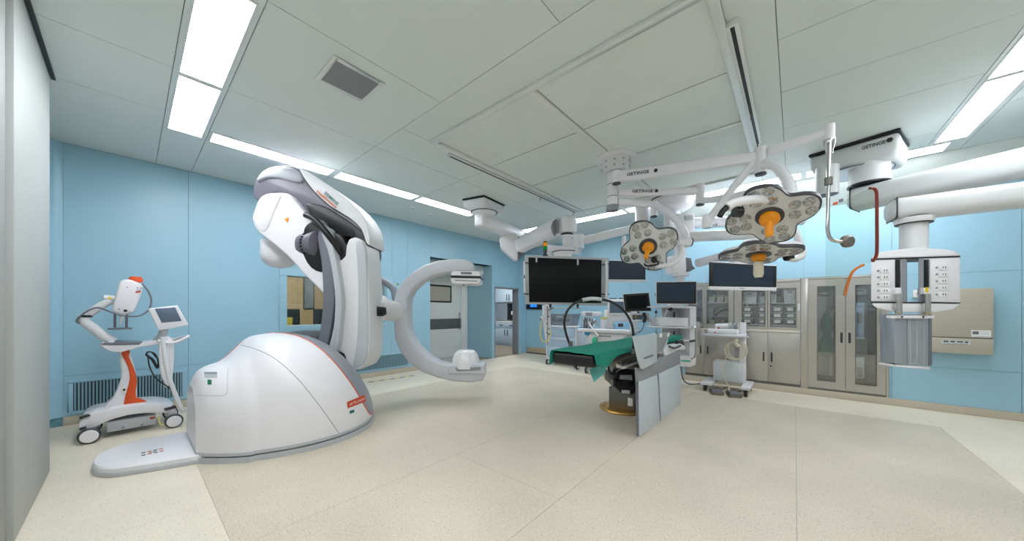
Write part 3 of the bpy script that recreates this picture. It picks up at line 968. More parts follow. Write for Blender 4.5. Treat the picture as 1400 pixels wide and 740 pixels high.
# inner guide rail of the C
ri = [(640, 371.5), (620, 371), (600, 374), (585, 380), (572, 388), (561, 400), (556.8, 412), (556.4, 445), (560, 461), (569, 475.5), (583, 490), (600, 498.5), (615, 502)]
def bow(pts, d):
    out = []
    cx, cy = 610, 438
    for x, y in pts:
        l = math.hypot(x - cx, y - cy)
        out.append((x - (x - cx) / l * d, y - (y - cy) / l * d))
    return out
pts = [at_d(x, y, DC + 0.15) for x, y in bow(ri, 0.5)]
rr = spline(pts, 3)
sec = []
for i, p in enumerate(rr):
    a, b = rr[max(0, i - 1)], rr[min(len(rr) - 1, i + 1)]
    tdir = (b - a).normalized()
    n = tdir.cross(VIEW).normalized()
    sec.append([p + VIEW * sx * 0.09 + n * sy * 0.012 for sx, sy in ((-1, -1), (1, -1), (1, 1), (-1, 1))])
MB().rings(sec).build('guide_rail', 'mid_grey', carm)
# seam across the spine and pivot screw
slab('spine_joint', [(537.5, 417), (545, 419), (556.5, 426), (556.5, 428), (545, 421), (537.5, 419)], ('d', DC - 0.004), 0.02, 'light_grey', carm, 0)
MB().lathe(at_d(544, 389, DC), [(0.014, 0), (0.014, 0.008)], -VIEW, 12).build('pivot_screw', 'brass', carm)
# detector
dn = slab('detector_neck', [(625, 366), (648, 366), (647, 377), (624, 376)], ('d', DC + 0.02), 0.24, 'c_white', ca, 0.02, 3)
det = slab('detector', [(617, 373), (619, 370.5), (655, 371.5), (656.5, 375), (656.5, 386), (652, 388.5), (619, 388), (616, 384)], ('d', DC - 0.06), 0.42, 'white', ca, 0.012, 3)
slab('detector_band', [(616, 376.5), (657, 377.5), (657, 381), (616, 380)], ('d', DC - 0.065), 0.43, 'black', det, 0.002)
slab('detector_slot', [(622, 383), (653, 384), (653, 384.8), (622, 383.8)], ('d', DC - 0.064), 0.01, 'dark_grey', det, 0)
slab('detector_mark', [(630, 372), (645, 372.3), (645, 375.5), (630, 375.2)], ('d', DC - 0.0625), 0.004, 'slate_grey', det, 0)
MB().lathe(at_d(634, 388, DC + 0.08), [(0.01, -0.03), (0.015, 0), (0.012, 0.02)], seg=12).build('laser_port', 'dark_grey', det)
# tube dome
tb = at_d(637, 502, DC + 0.16)
dome = MB().lathe(tb, [(0.215, 0), (0.212, 0.05), (0.195, 0.13), (0.165, 0.21), (0.12, 0.25), (0.05, 0.262), (0, 0.263)], seg=40).build('tube_dome', 'white_gloss', ca, angle=60)
slab('tube_tray', [(612, 500), (655, 498), (662, 501), (663, 512), (612, 512)], ('d', DC - 0.03), 0.36, 'c_white', ca, 0.02, 3)
slab('tray_front', [(622, 503.5), (657, 502), (657, 506.5), (625, 508)], ('d', DC - 0.035), 0.02, 'mid_grey', ca, 0.004)

# ================================================================== CONTRAST INJECTOR ON A CART
ij = thing('injector_cart', 'white contrast injector on wheeled cart with orange column and small screen', 'medical cart', (-5.5, 0.05, 0))
PX = ('x', -5.28)
base_ = slab('chassis_cover', [(107, 585), (110, 575), (122, 566), (145, 561), (175, 555), (205, 552), (228, 553), (241, 560), (236, 565), (205, 565), (175, 568), (145, 577), (118, 590)], PX, 0.46, 'white', ij, 0.02, 3, curve=2)
slab('battery_box', [(146, 578), (213, 567), (213, 580), (146, 592)], ('x', -5.31), 0.36, 'light_grey', ij, 0.006)
for a, b in ((166, 584), (192, 580)):
    slab('box_screw', [(a, b), (a + 4, b - 1), (a + 4, b + 2), (a, b + 3)], ('x', -5.307), 0.01, 'mid_grey', ij, 0)
slab('red_label', [(205, 571), (212, 570), (212, 572.5), (205, 573.5)], ('x', -5.306), 0.006, 'red', ij, 0)
for (a, b), r in (((122, 597), 0.075), ((238, 575), 0.075)):
    for dx, rr in ((-5.22, r), (-5.70, r * 0.9)):
        c = at_x(a, b, dx) if dx > -5.5 else Vector((dx, at_x(a, b, -5.22).y, rr))
        c.z = rr
        wh = MB().lathe(c, [(rr * .72, -0.035), (rr, -0.025), (rr, 0.0), (rr * .86, 0.012)], (1, 0, 0), 28).build('wheel', 'dark_grey', ij)
        MB().lathe(c + Vector((0.004, 0, 0)), [(rr * .80, 0), (rr * .80, 0.012), (rr * .7, 0.018)], (1, 0, 0), 28).build('wheel_disc', 'white', wh)
        MB().box(c.x - 0.04, c.x - 0.03, c.y - 0.02, c.y + 0.02, c.z, c.z + 0.1).build('wheel_fork', 'light_grey', wh, 0.003)
for py_ in (569, 584):
    slab('pedal', [(108, py_ + 2), (122, py_ - 2), (124, py_), (109, py_ + 5)], ('x', -5.26), 0.06, 'dark_grey', ij, 0.003)
slab('pedal', [(224, 559), (240, 555), (242, 558), (226, 562)], ('x', -5.26), 0.06, 'dark_grey', ij, 0.003)
slab('column', [(162, 480), (176, 480), (183, 500), (187, 520), (187, 545), (192, 556), (142, 560), (153, 546), (162, 528), (166, 508)], ('x', -5.40), 0.16, 'white', ij, 0.02, 3, curve=2)
slab('orange_strip', [(166, 480), (178, 480), (176, 488), (183, 503), (187.5, 522), (186, 544), (205, 551.5), (173, 556), (170, 548), (174, 532), (177.5, 518), (175, 502), (169, 490)], ('x', -5.385), 0.10, 'orange', ij, 0.006, 2, curve=2)
slab('info_label', [(166.5, 529), (173, 528), (173, 537), (166.5, 538)], ('x', -5.384), 0.004, 'paper', ij, 0)
slab('label_mark', [(168, 532), (171.5, 531.5), (171.5, 534.5), (168, 535)], ('x', -5.382), 0.003, 'ink', ij, 0)
slab('tray', [(136, 471), (150, 468), (195, 469), (214, 464), (226, 456), (228, 461), (217, 471), (190, 475), (165, 482), (148, 480)], ('x', -5.30), 0.34, 'white', ij, 0.012, 3, curve=2)
slab('tray_mat', [(136, 471), (145, 468.2), (195, 468.2), (190, 471.5), (150, 472.5)], ('x', -5.295), 0.33, 'slate_grey', ij, 0.003)
ap = lambda px, py: at_x(px, py, -5.42)
MB().tube([ap(156, 467), ap(142, 460), ap(128, 449), ap(117, 441), ap(115, 430)], 0.042, 14, 5).build('support_arm', 'white_satin', ij)
MB().tube([ap(117, 432), ap(128, 425), ap(140, 417), ap(152, 411)], 0.036, 14, 4).build('support_arm', 'white_satin', ij)
MB().cyl(ap(117, 434), ap(117, 431), 0.046, 16).build('arm_joint', 'black', ij)
MB().cyl(ap(142, 407), ap(160, 408), 0.028, 16).build('pivot', 'white', ij)
slab('warning_label', [(147, 409), (150, 405), (153, 409)], ('x', -5.385), 0.004, 'yellow', ij, 0)
MB().cyl(ap(158, 408), ap(163, 408), 0.034, 16).build('pivot_collar', 'mid_grey', ij)
hd = slab('injector_head', [(152, 424), (158, 404), (163, 386), (168, 382), (178, 382), (195, 389), (195, 397), (189, 414), (183, 427), (170, 431), (158, 428)], ('x', -5.34), 0.17, 'white', ij, 0.022, 3)
slab('head_mark', [(185.5, 398.5), (192.5, 397.5), (192, 399.8), (185, 400.8)], ('x', -5.337), 0.005, 'red', hd, 0)
slab('head_mark', [(187, 396.3), (193, 395.5), (192.6, 397), (186.6, 397.8)], ('x', -5.337), 0.005, 'scrub_blue', hd, 0)
for a, b in ((174, 393), (163, 423), (188, 394), (193, 394)):
    MB().lathe(at_x(a, b, -5.34), [(0.006, 0), (0.006, 0.004)], (1, 0, 0), 10).build('screw', 'slate_grey', hd)
MB().lathe(at_x(171.5, 425, -5.34), [(0.014, 0), (0.014, 0.006)], (1, 0, 0), 14).build('button', 'black', hd)
MB().lathe(at_x(179.5, 425.5, -5.335), [(0.014, 0), (0.01, 0.008)], (1, 0, 0), 14).build('button', 'white', hd)
MB().lathe(at_x(185.5, 386, -5.42), [(0.052, 0), (0.055, 0.02), (0.045, 0.055), (0.03, 0.062)], seg=20).build('head_knob', 'orange', hd)
cg = MB()
for a in (157, 173):
    cg.cyl(at_x(a, 429, -5.42), at_x(a, 448, -5.42), 0.010, 10)
cage = cg.build('syringe_cage', 'slate_grey', ij)
MB().lathe(at_x(164, 450.5, -5.42), [(0.085, 0), (0.085, 0.016), (0.05, 0.016), (0.05, 0.0)], seg=24).build('cage_ring', 'slate_grey', cage)
MB().tube([at_x(168, 430, -5.42), at_x(164, 444, -5.42)], 0.020, 12, r2=0.009).build('syringe', 'white_gloss', ij)
MB().tube([at_x(195, 388, -5.4), at_x(203, 399, -5.36), at_x(207, 411, -5.34), at_x(203, 424, -5.3), at_x(190, 432, -5.28), at_x(172, 432, -5.28), at_x(155, 428, -5.3), at_x(135, 421, -5.36), at_x(122, 424, -5.36), at_x(108, 434, -5.38), at_x(105, 440, -5.4), at_x(110, 443, -5.4)], 0.008, 8, 5).build('cable', 'slate_grey', ij)
scr = slab('display_housing', [(202, 422), (243, 417.5), (258.5, 445), (217, 452.5)], ('x', -5.22), 0.06, 'white', ij, 0.012, 3)
slab('display_screen', [(211.5, 422.3), (239.5, 420.5), (248.5, 439), (221, 441.5)], ('x', -5.217), 0.01, 'screen_slate', scr, 0.001)
MB().tube([at_x(224, 451, -5.28), at_x(221, 459, -5.3), at_x(214, 466, -5.34)], 0.035, 12, 4).build('display_stem', 'light_grey', ij)
MB().tube([at_x(216, 466, -5.22), at_x(232, 469, -5.2), at_x(246, 466, -5.2), at_x(257, 460, -5.22), at_x(252, 461, -5.42), at_x(232, 466, -5.46)], 0.016, 10, 5).build('push_handle', 'white', ij)
hosep = []
for i, (dx, yb) in enumerate(((0, 520), (4, 528), (8, 524))):
    MB().tube([at_x(222 + dx, 461, -5.24 - .02 * i), at_x(220 + dx, 480, -5.22), at_x(221 + dx, 500, -5.22), at_x(226 + dx * .6, yb, -5.22), at_x(231 + dx * .4, 505, -5.24), at_x(232 + dx * .4, 480, -5.25), at_x(230 + dx * .4, 462, -5.26)], 0.018, 10, 5).build('white_hose', 'white_gloss', ij)
MB().tube([at_x(223, 462, -5.2), at_x(226, 490, -5.2), at_x(231, 515, -5.2), at_x(240, 540, -5.2), at_x(247, 556, -5.2), at_x(251, 563, -5.24)], 0.02, 10, 5).build('white_hose', 'white_gloss', ij)
for i in range(4):
    MB().tube([at_x(203 + i, 481, -5.25), at_x(212, 484 + i, -5.24), at_x(216 + i * .4, 494, -5.23), at_x(215, 501 + i, -5.24), at_x(210 - i, 492, -5.25), at_x(201 - i * .5, 485, -5.25)], 0.006, 6, 5, True).build('black_cable', 'black', ij)
MB().tube([at_x(202, 486, -5.24), at_x(205, 503, -5.22), at_x(214, 518, -5.2), at_x(228, 528, -5.2), at_x(240, 538, -5.21), at_x(246, 548, -5.24)], 0.006, 6, 5).build('black_cable', 'black', ij)
MB().tube([at_x(217, 570, -5.3), at_x(219, 580, -5.28), at_x(226, 581, -5.28)], 0.008, 8, 4).build('earth_lead', 'yellow_tube', ij)

# ================================================================== CEILING-HUNG LARGE DISPLAY
ld = thing('ceiling_display', 'huge black flat screen on jointed white ceiling arm with signal lamp', 'display', (-4.05, 4.0, HC))
cp = [at_z(632, 272, HC), at_z(662, 266.5, HC), at_z(690, 280, HC)]
cp.append(cp[0] + cp[2] - cp[1])
cen = sum(cp, Vector()) / 4
MB().prism([p - UP * 0.025 for p in cp], UP * 0.025).build('ceiling_plate', 'black', ld, 0.003)
MB().rings([[cen + (p - cen) * 0.98 - UP * 0.025 for p in cp], [cen + (p - cen) * 0.95 - UP * 0.13 for p in cp], [cen + (p - cen) * 0.75 - UP * 0.18 for p in cp]]).build('ceiling_housing', 'white', ld, 0.02, 3)
MB().lathe(cen - UP * 0.30, [(0.14, 0), (0.15, 0.05), (0.23, 0.11), (0.235, 0.13)], seg=32).build('swivel', 'white_satin', ld)
MB().lathe(cen - UP * 0.197, [(0.238, 0), (0.24, 0.008)], seg=32).build('swivel_ring', 'black', ld)
j1 = Vector((cen.x, cen.y, HC - 0.34))
j2 = at_d(709, 327, 6.55)
j2.z = j1.z - 0.06
def arm(name, a, b, w0, h0, w1, h1, m, parent, bev=0.03, ext0=0.0, ext1=0.0):
    a, b = Vector(a), Vector(b)
    d = (b - a).normalized()
    a, b = a - d * ext0, b + d * ext1
    side = d.cross(UP).normalized()
    up = side.cross(d).normalized()
    sec = lambda p, w, h: [p + side * w / 2 + up * h / 2, p - side * w / 2 + up * h / 2, p - side * w / 2 - up * h / 2, p + side * w / 2 - up * h / 2]
    return MB().rings([sec(a, w0, h0), sec(b, w1, h1)]).build(name, m, parent, bev, 3)
arm('arm', j1, j2, 0.24, 0.24, 0.20, 0.2, 'white', ld, 0.05, 0.14, 0.1)
MB().cyl(j2 - UP * 0.16, j2 - UP * 0.08, 0.13, 24).build('joint_collar', 'white_satin', ld)
jb = slab('joint_box', [(683, 326), (690, 321), (705, 319), (708, 322), (708, 355), (703, 355), (684, 338)], ('d', 6.15), 0.3, 'white', ld, 0.02, 3)
slab('joint_cap', [(704, 321), (711, 324), (714, 336), (719, 343), (714, 349), (709, 354), (704, 354)], ('d', 6.2), 0.22, 'slate_grey', jb, 0.01)
a2, b2 = at_d(708, 338, 6.2), at_d(770, 306, 5.62)
arm('spring_arm', a2, b2, 0.25, 0.25, 0.27, 0.27, 'white', ld, 0.06)
hb = at_d(775, 309, 5.58)
MB().lathe(hb - UP * 0.13, [(0.15, 0), (0.165, 0.04), (0.165, 0.24), (0.13, 0.28), (0, 0.285)], seg=32).build('elbow', 'white', ld)
slab('elbow_cap', [(755, 308), (756, 302), (762, 298), (762, 319), (757, 315)], ('d', 5.42), 0.3, 'slate_grey', ld, 0.02)
MB().cyl(hb - UP * 0.17, hb - UP * 0.135, 0.10, 24).build('collar', 'black', ld)
MB().cyl(hb - UP * 0.2, hb - UP * 0.165, 0.105, 24).build('collar', 'white', ld)
DD = 5.4
MB().cyl(hb - UP * 0.5, hb - UP * 0.2, 0.075, 20).build('drop_post', 'white_satin', ld)
slab('yoke', [(756, 344), (758, 340), (768, 337), (784, 337), (786, 342), (781, 352), (758, 352)], ('d', DD + 0.03), 0.3, 'white', ld, 0.02)
slab('yoke_shadow_gap', [(756, 343.5), (766, 341.5), (786, 342), (786, 343), (766, 342.5), (756, 344.7)], ('d', DD + 0.02), 0.1, 'black', ld, 0)
fr = slab('screen_frame', [(717.5, 348.5), (833, 352.5), (831, 418), (718.5, 416)], ('d', DD + 0.02), 0.09, 'light_grey', ld, 0.008)
slab('screen', [(722.5, 352), (822.5, 355.5), (822, 414.5), (723.5, 413)], ('d', DD), 0.05, 'screen', ld, 0.003)
slab('side_handle', [(715.5, 357), (718, 357), (718.5, 401), (716, 401)], ('d', DD - 0.02), 0.03, 'white', ld, 0.008)
slab('handle_latch', [(716.3, 376), (717.6, 376), (717.6, 381), (716.3, 381)], ('d', DD - 0.023), 0.004, 'ink', ld, 0)
MB().tube([at_d(829, 357, DD - 0.02), at_d(829.5, 380, DD - 0.02), at_d(829, 410, DD - 0.02)], 0.02, 10).build('side_handle', 'white', ld)
for (a, b, c, d) in ((716, 358.5, 723, 360), (716, 401.5, 723, 402.5), (822, 362.5, 833, 361), (822, 402.5, 833, 402.5)):
    MB().cyl(at_d(a, b, DD - 0.01), at_d(c, d, DD - 0.01), 0.008, 8).build('strap', 'black', ld)
for a, y0, y1 in ((733.5, 352.5, 358.5), (790, 354.5, 362.5)):
    slab('tape_tab', [(a - 1.2, y0), (a + 1.2, y0), (a + 1, y1), (a - 1, y1)], ('d', DD - 0.004), 0.003, 'light_grey', ld, 0)
for a in (752.5, 790):
    slab('lower_bracket', [(a - 2, 415.5), (a + 2, 415.5), (a + 1, 421.5), (a - 0.5, 421.5)], ('d', DD + 0.02), 0.05, 'black', ld, 0.003)
bp_ = at_d(745.5, 350.5, DD + 0.05)
zs = [(0.0, 0.03, 0.045, 'black'), (0.03, 0.06, 0.02, 'black'), (0.06, 0.10, 0.032, 'dark_grey'), (0.10, 0.165, 0.032, 'led_green'), (0.165, 0.225, 0.032, 'led_amber'), (0.225, 0.245, 0.032, 'black')]
for z0, z1, r, m in zs:
    MB().cyl(bp_ + UP * z0, bp_ + UP * z1, r, 18).build('signal_lamp', m, ld)

# ================================================================== OPERATING TABLE
ot = thing('operating_table', 'operating table with black mattress, brass foot and white shield curtains', 'operating table', (-1.7, 4.27, 0))
tf = MB().lathe((-1.72, 4.27, 0), [(0.30, 0), (0.31, 0.012), (0.30, 0.028), (0.2, 0.03)], seg=40).build('floor_flange', 'brass', ot)
for k in range(12):
    a = 2 * math.pi * k / 12
    MB().lathe((-1.72 + 0.25 * math.cos(a), 4.27 + 0.25 * math.sin(a), 0.029), [(0.014, 0), (0.014, 0.012)], seg=8).build('bolt', 'brass', tf)
MB().box(-1.86, -1.52, 4.12, 4.44, 0.03, 0.30).build('column', 'steel_dark', ot, 0.01)
MB().box(-1.60, -1.54, 4.105, 4.12, 0.10, 0.2).build('column_label', 'paper', ot, smooth=False)
PT = ('d', 4.12)
hs = slab('motor_housing', [(838, 527), (840, 512), (846, 506), (862, 505), (872, 508), (873, 537), (866, 541), (852, 540), (844, 532)], PT, 0.42, 'black', ot, 0.03, 3)
slab('housing_plate', [(848, 513), (864, 513), (865, 521), (847, 520)], ('d', 4.112), 0.02, 'light_grey', hs, 0.004)
slab('housing_drum', [(839, 519), (868, 521), (868, 529), (839, 528)], ('d', 4.08), 0.12, 'black_gloss', hs, 0.02, 3)
slab('type_label', [(850, 533.5), (861, 534), (861, 539), (850, 538)], ('d', 4.113), 0.006, 'paper', hs, 0)
MB().tube([at_d(840, 510, 4.1), at_d(850, 504, 4.08), at_d(862, 503.5, 4.08), at_d(873, 508, 4.1)], 0.012, 8, 4).build('guard_rail', 'steel_bright', hs)
slab('lift_block', [(834, 503), (838, 491), (848, 484), (866, 480), (875, 484), (876, 504), (855, 503), (842, 506)], ('d', 4.05), 0.5, 'steel_dark', ot, 0.02)
slab('side_cover', [(832, 498), (836, 489), (845, 484), (844, 494), (838, 508), (834, 510)], ('d', 4.0), 0.2, 'light_grey', ot, 0.02, 3)
for (a, b, r, m) in ((851, 490, 0.03, 'steel_bright'), (857, 494, 0.028, 'steel_bright'), (864, 489, 0.026, 'steel_bright'), (868, 495, 0.022, 'brass'), (847, 496, 0.024, 'steel_dark'), (861, 498, 0.02, 'blue_part')):
    c = at_d(a, b, 4.0)
    MB().lathe(c, [(r, 0), (r, 0.06), (r * .6, 0.075)], -VIEW, 14).build('coupling', m, ot)
MB().tube([at_d(842, 506, 4.02), at_d(838, 512, 4.0), at_d(833, 508, 4.0), at_d(832, 500, 4.02)], 0.014, 8, 4).build('hose', 'black', ot)
# top, mattress
x0, x1, y0, y1 = -1.775, -1.34, 2.66, 5.55
ZM = 0.905
MB().box(x0 + 0.05, x1 - 0.05, y0 + 0.75, y1 - 0.05, 0.70, 0.79).build('top_frame', 'steel_dark', ot, 0.01)
MB().box(x0, x1, y0, y1, 0.79, ZM).build('mattress', 'black', ot, 0.03, 3)
MB().box(-1.32, -1.29, 3.2, 5.3, 0.72, 0.755).build('side_rail', 'steel_bright', ot, 0.004)
for y in (3.3, 4.2, 5.1):
    MB().box(-1.40, -1.3, y - 0.02, y + 0.02, 0.71, 0.76).build('rail_bracket', 'steel_bright', ot, 0.004)
# shield curtains hung from the rail, facing the room
PS = ('x', -1.2)
cur = slab('curtain_band', [(871.5, 506), (897, 492), (930, 478), (930, 500), (900, 514), (872.5, 523)], ('x', -1.215), 0.03, 'shield_grey', ot, 0.004)
slab('curtain_panel', [(873, 523), (886, 518), (899, 512.5), (900.5, 530), (901.5, 560), (903.5, 579), (897, 583), (889, 589), (882, 592), (874, 597.5)], PS, 0.018, 'shield_panel', ot, 0.004)
slab('curtain_panel', [(900.5, 512), (915, 505), (930, 498), (931, 530), (930, 560), (920, 570), (911, 577), (903.8, 579.5), (902.5, 560), (901.3, 530)], PS, 0.018, 'shield_panel', ot, 0.004)
slab('curtain_edge', [(871.8, 522), (873, 522), (873.8, 597), (872.6, 597)], ('x', -1.198), 0.022, 'slate_grey', ot, 0)
slab('curtain_edge', [(899.6, 512.5), (900.8, 512), (904, 580), (902.8, 580)], ('x', -1.198), 0.022, 'slate_grey', ot, 0)
pf = slab('upper_shield', [(866.5, 460), (884, 458), (896, 455.5), (898.5, 458), (898.8, 495), (880, 505), (877.5, 504), (874, 494)], ('x', -1.17), 0.02, 'shield_panel', ot, 0.005, 2)
slab('shield_slot', [(880.5, 489), (893, 484.5), (893.5, 486.8), (881, 491.5)], ('x', -1.168), 0.004, 'slate_grey', pf, 0)
slab('upper_shield', [(898.5, 456), (917, 454.5), (913, 466), (907, 479), (899, 481)], ('x', -1.20), 0.02, 'shield_grey', ot, 0.005)
slab('shield_tag', [(901.5, 456), (905.5, 456), (905.5, 461.5), (901.5, 461.5)], ('x', -1.198), 0.004, 'paper', ot, 0)
slab('shield_tag', [(913, 455.5), (916, 455.5), (914.5, 460.5), (912, 460.5)], ('x', -1.198), 0.004, 'paper', ot, 0)
slab('arm_board', [(907, 484), (908, 477), (922, 472), (931, 470), (937, 474), (937, 478), (925, 480), (909, 488)], ('x', -1.22), 0.12, 'white', ot, 0.008)
MB().tube([at_x(915, 474, -1.2), at_x(922, 476, -1.18), at_x(930, 473, -1.2)], 0.014, 8, 4).build('board_strap', 'dark_grey', ot)
slab('rail_clamp', [(926, 466), (934, 465), (936, 472), (926, 473)], ('x', -1.24), 0.025, 'black', ot, 0.004)
MB().tube([at_x(908, 486, -1.21), at_x(906, 480, -1.2), at_x(909, 474, -1.2), at_x(913, 462, -1.21)], 0.010, 8, 4).build('shield_hinge', 'light_grey', ot)

# ---- drape
rnd2 = random.Random(11)
vs_, fs_ = [], []
ny = 46
prof_n = 24
for i in range(ny + 1):
    f = i / ny
    y = y0 - 0.015 + (y1 - y0 + 0.03) * f
    drop_r = 0.055 + 0.012 * math.sin(f * 21) + 0.06 * math.exp(-((f - 0.06) / 0.09) ** 2)
    if f > 0.72:
        drop_r = 0.06
    drop_l = 0.05 + (0.09 * math.exp(-(f / 0.04) ** 2)) + 0.02 * math.sin(f * 17)
    pts = []
    for k in range(prof_n + 1):
        u = k / prof_n
        if u < 0.2:
            v = 1 - u / 0.2
            pts.append((x0 - 0.014 - 0.012 * math.sin(f * 40 + 2) * v, ZM + 0.012 - drop_l * v))
        elif u > 0.75:
            v = (u - 0.75) / 0.25
            pts.append((x1 + 0.016 + 0.02 * math.sin(f * 31) * v + 0.02 * v, ZM + 0.012 - drop_r * v))
        else:
            v = (u - 0.2) / 0.55
            x = x0 - 0.01 + (x1 - x0 + 0.02) * v
            pts.append((x, ZM + 0.014 + 0.004 * math.sin(f * 22 + v * 5) + 0.003 * math.sin(v * 19 + f * 7)))
    for x, z in pts:
        vs_.append(Vector((x, y, z)))
for i in range(ny):
    for k in range(prof_n):
        a = i * (prof_n + 1) + k
        fs_.append((a, a + 1, a + prof_n + 2, a + prof_n + 1))
dr = thing('surgical_drape', 'green cloth drape spread over the operating table', 'drape', (-1.6, 3.2, ZM))
o = MB().add(vs_, fs_).build('cloth', 'drape', dr, angle=80)
md = o.modifiers.new('thickness', 'SOLIDIFY')
md.thickness = 0.004
md.offset = 1
fl = MB()
fp_ = [at_d(806, 505, 3.02), at_d(816, 501, 3.04), at_d(830, 500, 3.1), at_d(826, 511, 3.08), at_d(818, 518, 3.05), at_d(812, 523, 3.03), at_d(809, 516, 3.0)]
MB().prism(fp_, VIEW * 0.004).build('hanging_corner', 'drape_thin', dr)

# ---- hoop over the table
hp = thing('screen_hoop', 'black arched hoop clamped over the table with grey joint on top', 'hoop', (-1.6, 3.1, ZM))
hpx = [(780, 473.5), (777, 466), (773, 453), (771.5, 440), (775, 426), (784, 416), (796, 410.5), (809, 408.5), (822, 409.5), (836, 413), (850, 422), (860, 435), (865, 450), (866, 466), (865.5, 484)]
P = [at_d(a, b, 3.28 + 0.10 * (a - 771) / 95) for a, b in hpx]
MB().tube(P, 0.0125, 10, 5).build('arch', 'black', hp)
MB().tube(spline(P[6:9], 4), 0.019, 12).build('arch_joint', 'light_grey', hp)
for p in (P[0], P[-1]):
    MB().lathe(p, [(0.022, 0), (0.022, 0.05)], seg=12).build('clamp', 'steel_dark', hp)

# ================================================================== ANAESTHESIA CORNER
# drawer cart with grey crate
dc = thing('drawer_cart', 'white wheeled drawer cart standing by the alcove wall', 'cart', (-4.2, 6.75, 0))
cx0, cx1, cy0, cy1 = -4.55, -3.72, 6.55, 7.05
body = MB().box(cx0, cx1, cy0, cy1, 0.16, 0.92).build('body', 'white', dc, 0.012)
MB().box(cx0 - 0.02, cx1 + 0.02, cy0 - 0.02, cy1 + 0.02, 0.92, 0.95).build('top', 'white_gloss', dc, 0.008)
for z in (0.19, 0.44, 0.69):
    d = MB().box(cx0 + 0.03, cx1 - 0.03, cy0 - 0.012, cy0, z, z + 0.23).build('drawer', 'scrub_blue', dc, 0.004)
    MB().box(cx0 + 0.25, cx1 - 0.25, cy0 - 0.03, cy0 - 0.012, z + 0.18, z + 0.2).build('handle', 'light_grey', d, 0.003)
def caster(parent, x, y, r=0.06, m='white_gloss'):
    w = MB().lathe((x - 0.02, y, r), [(r * .85, 0), (r, 0.006), (r, 0.034), (r * .85, 0.04)], (1, 0, 0), 20).build('caster', 'dark_grey', parent)
    MB().lathe((x - 0.022, y, r), [(r * .62, 0), (r * .62, 0.044)], (1, 0, 0), 16).build('caster_disc', m, w)
    MB().box(x - 0.03, x + 0.03, y - 0.015, y + 0.03, r * 1.7, r * 2.4).build('caster_yoke', m, w, 0.004)
for x in (cx0 + 0.03, cx1 - 0.03):
    for y in (cy0 + 0.03, cy1 - 0.05):
        caster(dc, x, y, 0.068)
cr_ = thing('crate', 'grey plastic crate with openings on the white drawer cart', 'crate', (-4.25, 6.75, 0.95))
a0, a1 = -4.52, -3.86
def taper_box(x0, x1, y0, y1, z0, z1, g):
    lo = [Vector((x0 + g, y0 + g, z0)), Vector((x1 - g, y0 + g, z0)), Vector((x1 - g, y1 - g, z0)), Vector((x0 + g, y1 - g, z0))]
    hi = [Vector((x0, y0, z1)), Vector((x1, y0, z1)), Vector((x1, y1, z1)), Vector((x0, y1, z1))]
    return lo, hi
lo, hi = taper_box(a0, a1, 6.58, 6.98, 0.955, 1.21, 0.04)
MB().rings([lo, hi]).build('walls', 'crate_grey', cr_, 0.008)
MB().box(a0 - 0.015, a1 + 0.015, 6.565, 6.995, 1.205, 1.225).build('rim', 'crate_grey', cr_, 0.004)
for i in range(3):
    x = a0 + 0.12 + i * 0.19
    MB().box(x, x + 0.09, 6.583, 6.60, 1.05, 1.12).build('opening', 'slate_grey', cr_, 0.004)
MB().box(-4.27, -4.11, 6.575, 6.59, 1.15, 1.18).build('grip', 'scrub_blue', cr_, 0.004)

# anaesthesia machine
am = thing('anaesthesia_machine', 'white anaesthesia workstation with blue ventilator panel and breathing tubes', 'anaesthesia machine', (-3.0, 6.35, 0))
ax0, ax1, ay0, ay1 = -3.72, -2.35, 6.15, 6.75
low = MB().box(-3.3, -2.45, 6.22, 6.75, 0.15, 0.86).build('lower_body', 'cool_white', am, 0.02)
for z in (0.2, 0.42, 0.64):
    d = MB().box(-3.25, -2.5, 6.2, 6.22, z, z + 0.19).build('drawer', 'white', low, 0.005)
    MB().box(-3.0, -2.75, 6.185, 6.2, z + 0.14, z + 0.16).build('handle', 'mid_grey', d, 0.003)
MB().box(ax0 + 0.25, ax1, ay0 - 0.02, ay1, 0.86, 0.93).build('worktop', 'white_gloss', am, 0.015, 3)
MB().box(-3.0, -2.4, 6.4, 6.75, 0.93, 1.32).build('upper_body', 'white', am, 0.02)
vp = slab('ventilator_panel', [(838.5, 440), (863, 440), (863, 452), (838.5, 451.5)], ('y', 6.37), 0.05, 'pale_blue', am, 0.005)
slab('ventilator_screen', [(845, 442.5), (852, 442.5), (852, 447), (845, 447)], ('y', 6.368), 0.006, 'dark_grey', vp, 0)
for a in (841.5, 856.5):
    MB().lathe(at_y(a, 445.5, 6.37), [(0.012, 0), (0.012, 0.01)], (0, -1, 0), 10).build('knob', 'blue_part', vp)
m1 = slab('monitor_housing', [(830.5, 409), (865, 409), (865, 431), (830.5, 431)], ('y', 6.36), 0.08, 'white', am, 0.008)
slab('monitor_screen', [(833.5, 412.5), (862, 412.5), (862, 428), (833.5, 428)], ('y', 6.357), 0.006, 'screen_slate', m1, 0)
for a in (833, 846):
    slab('top_module', [(a, 407.5), (a + 9, 407.5), (a + 9, 409.2), (a, 409.2)], ('y', 6.38), 0.06, 'dark_grey', m1, 0.002)
MB().cyl((-2.68, 6.5, 1.3), (-2.68, 6.5, 1.5), 0.03, 14).build('monitor_post', 'white', am)
for x in (-3.28, -2.5):
    for y in (6.2, 6.7):
        caster(am, x, y, 0.072)
caster(am, -3.62, 6.42, 0.068)
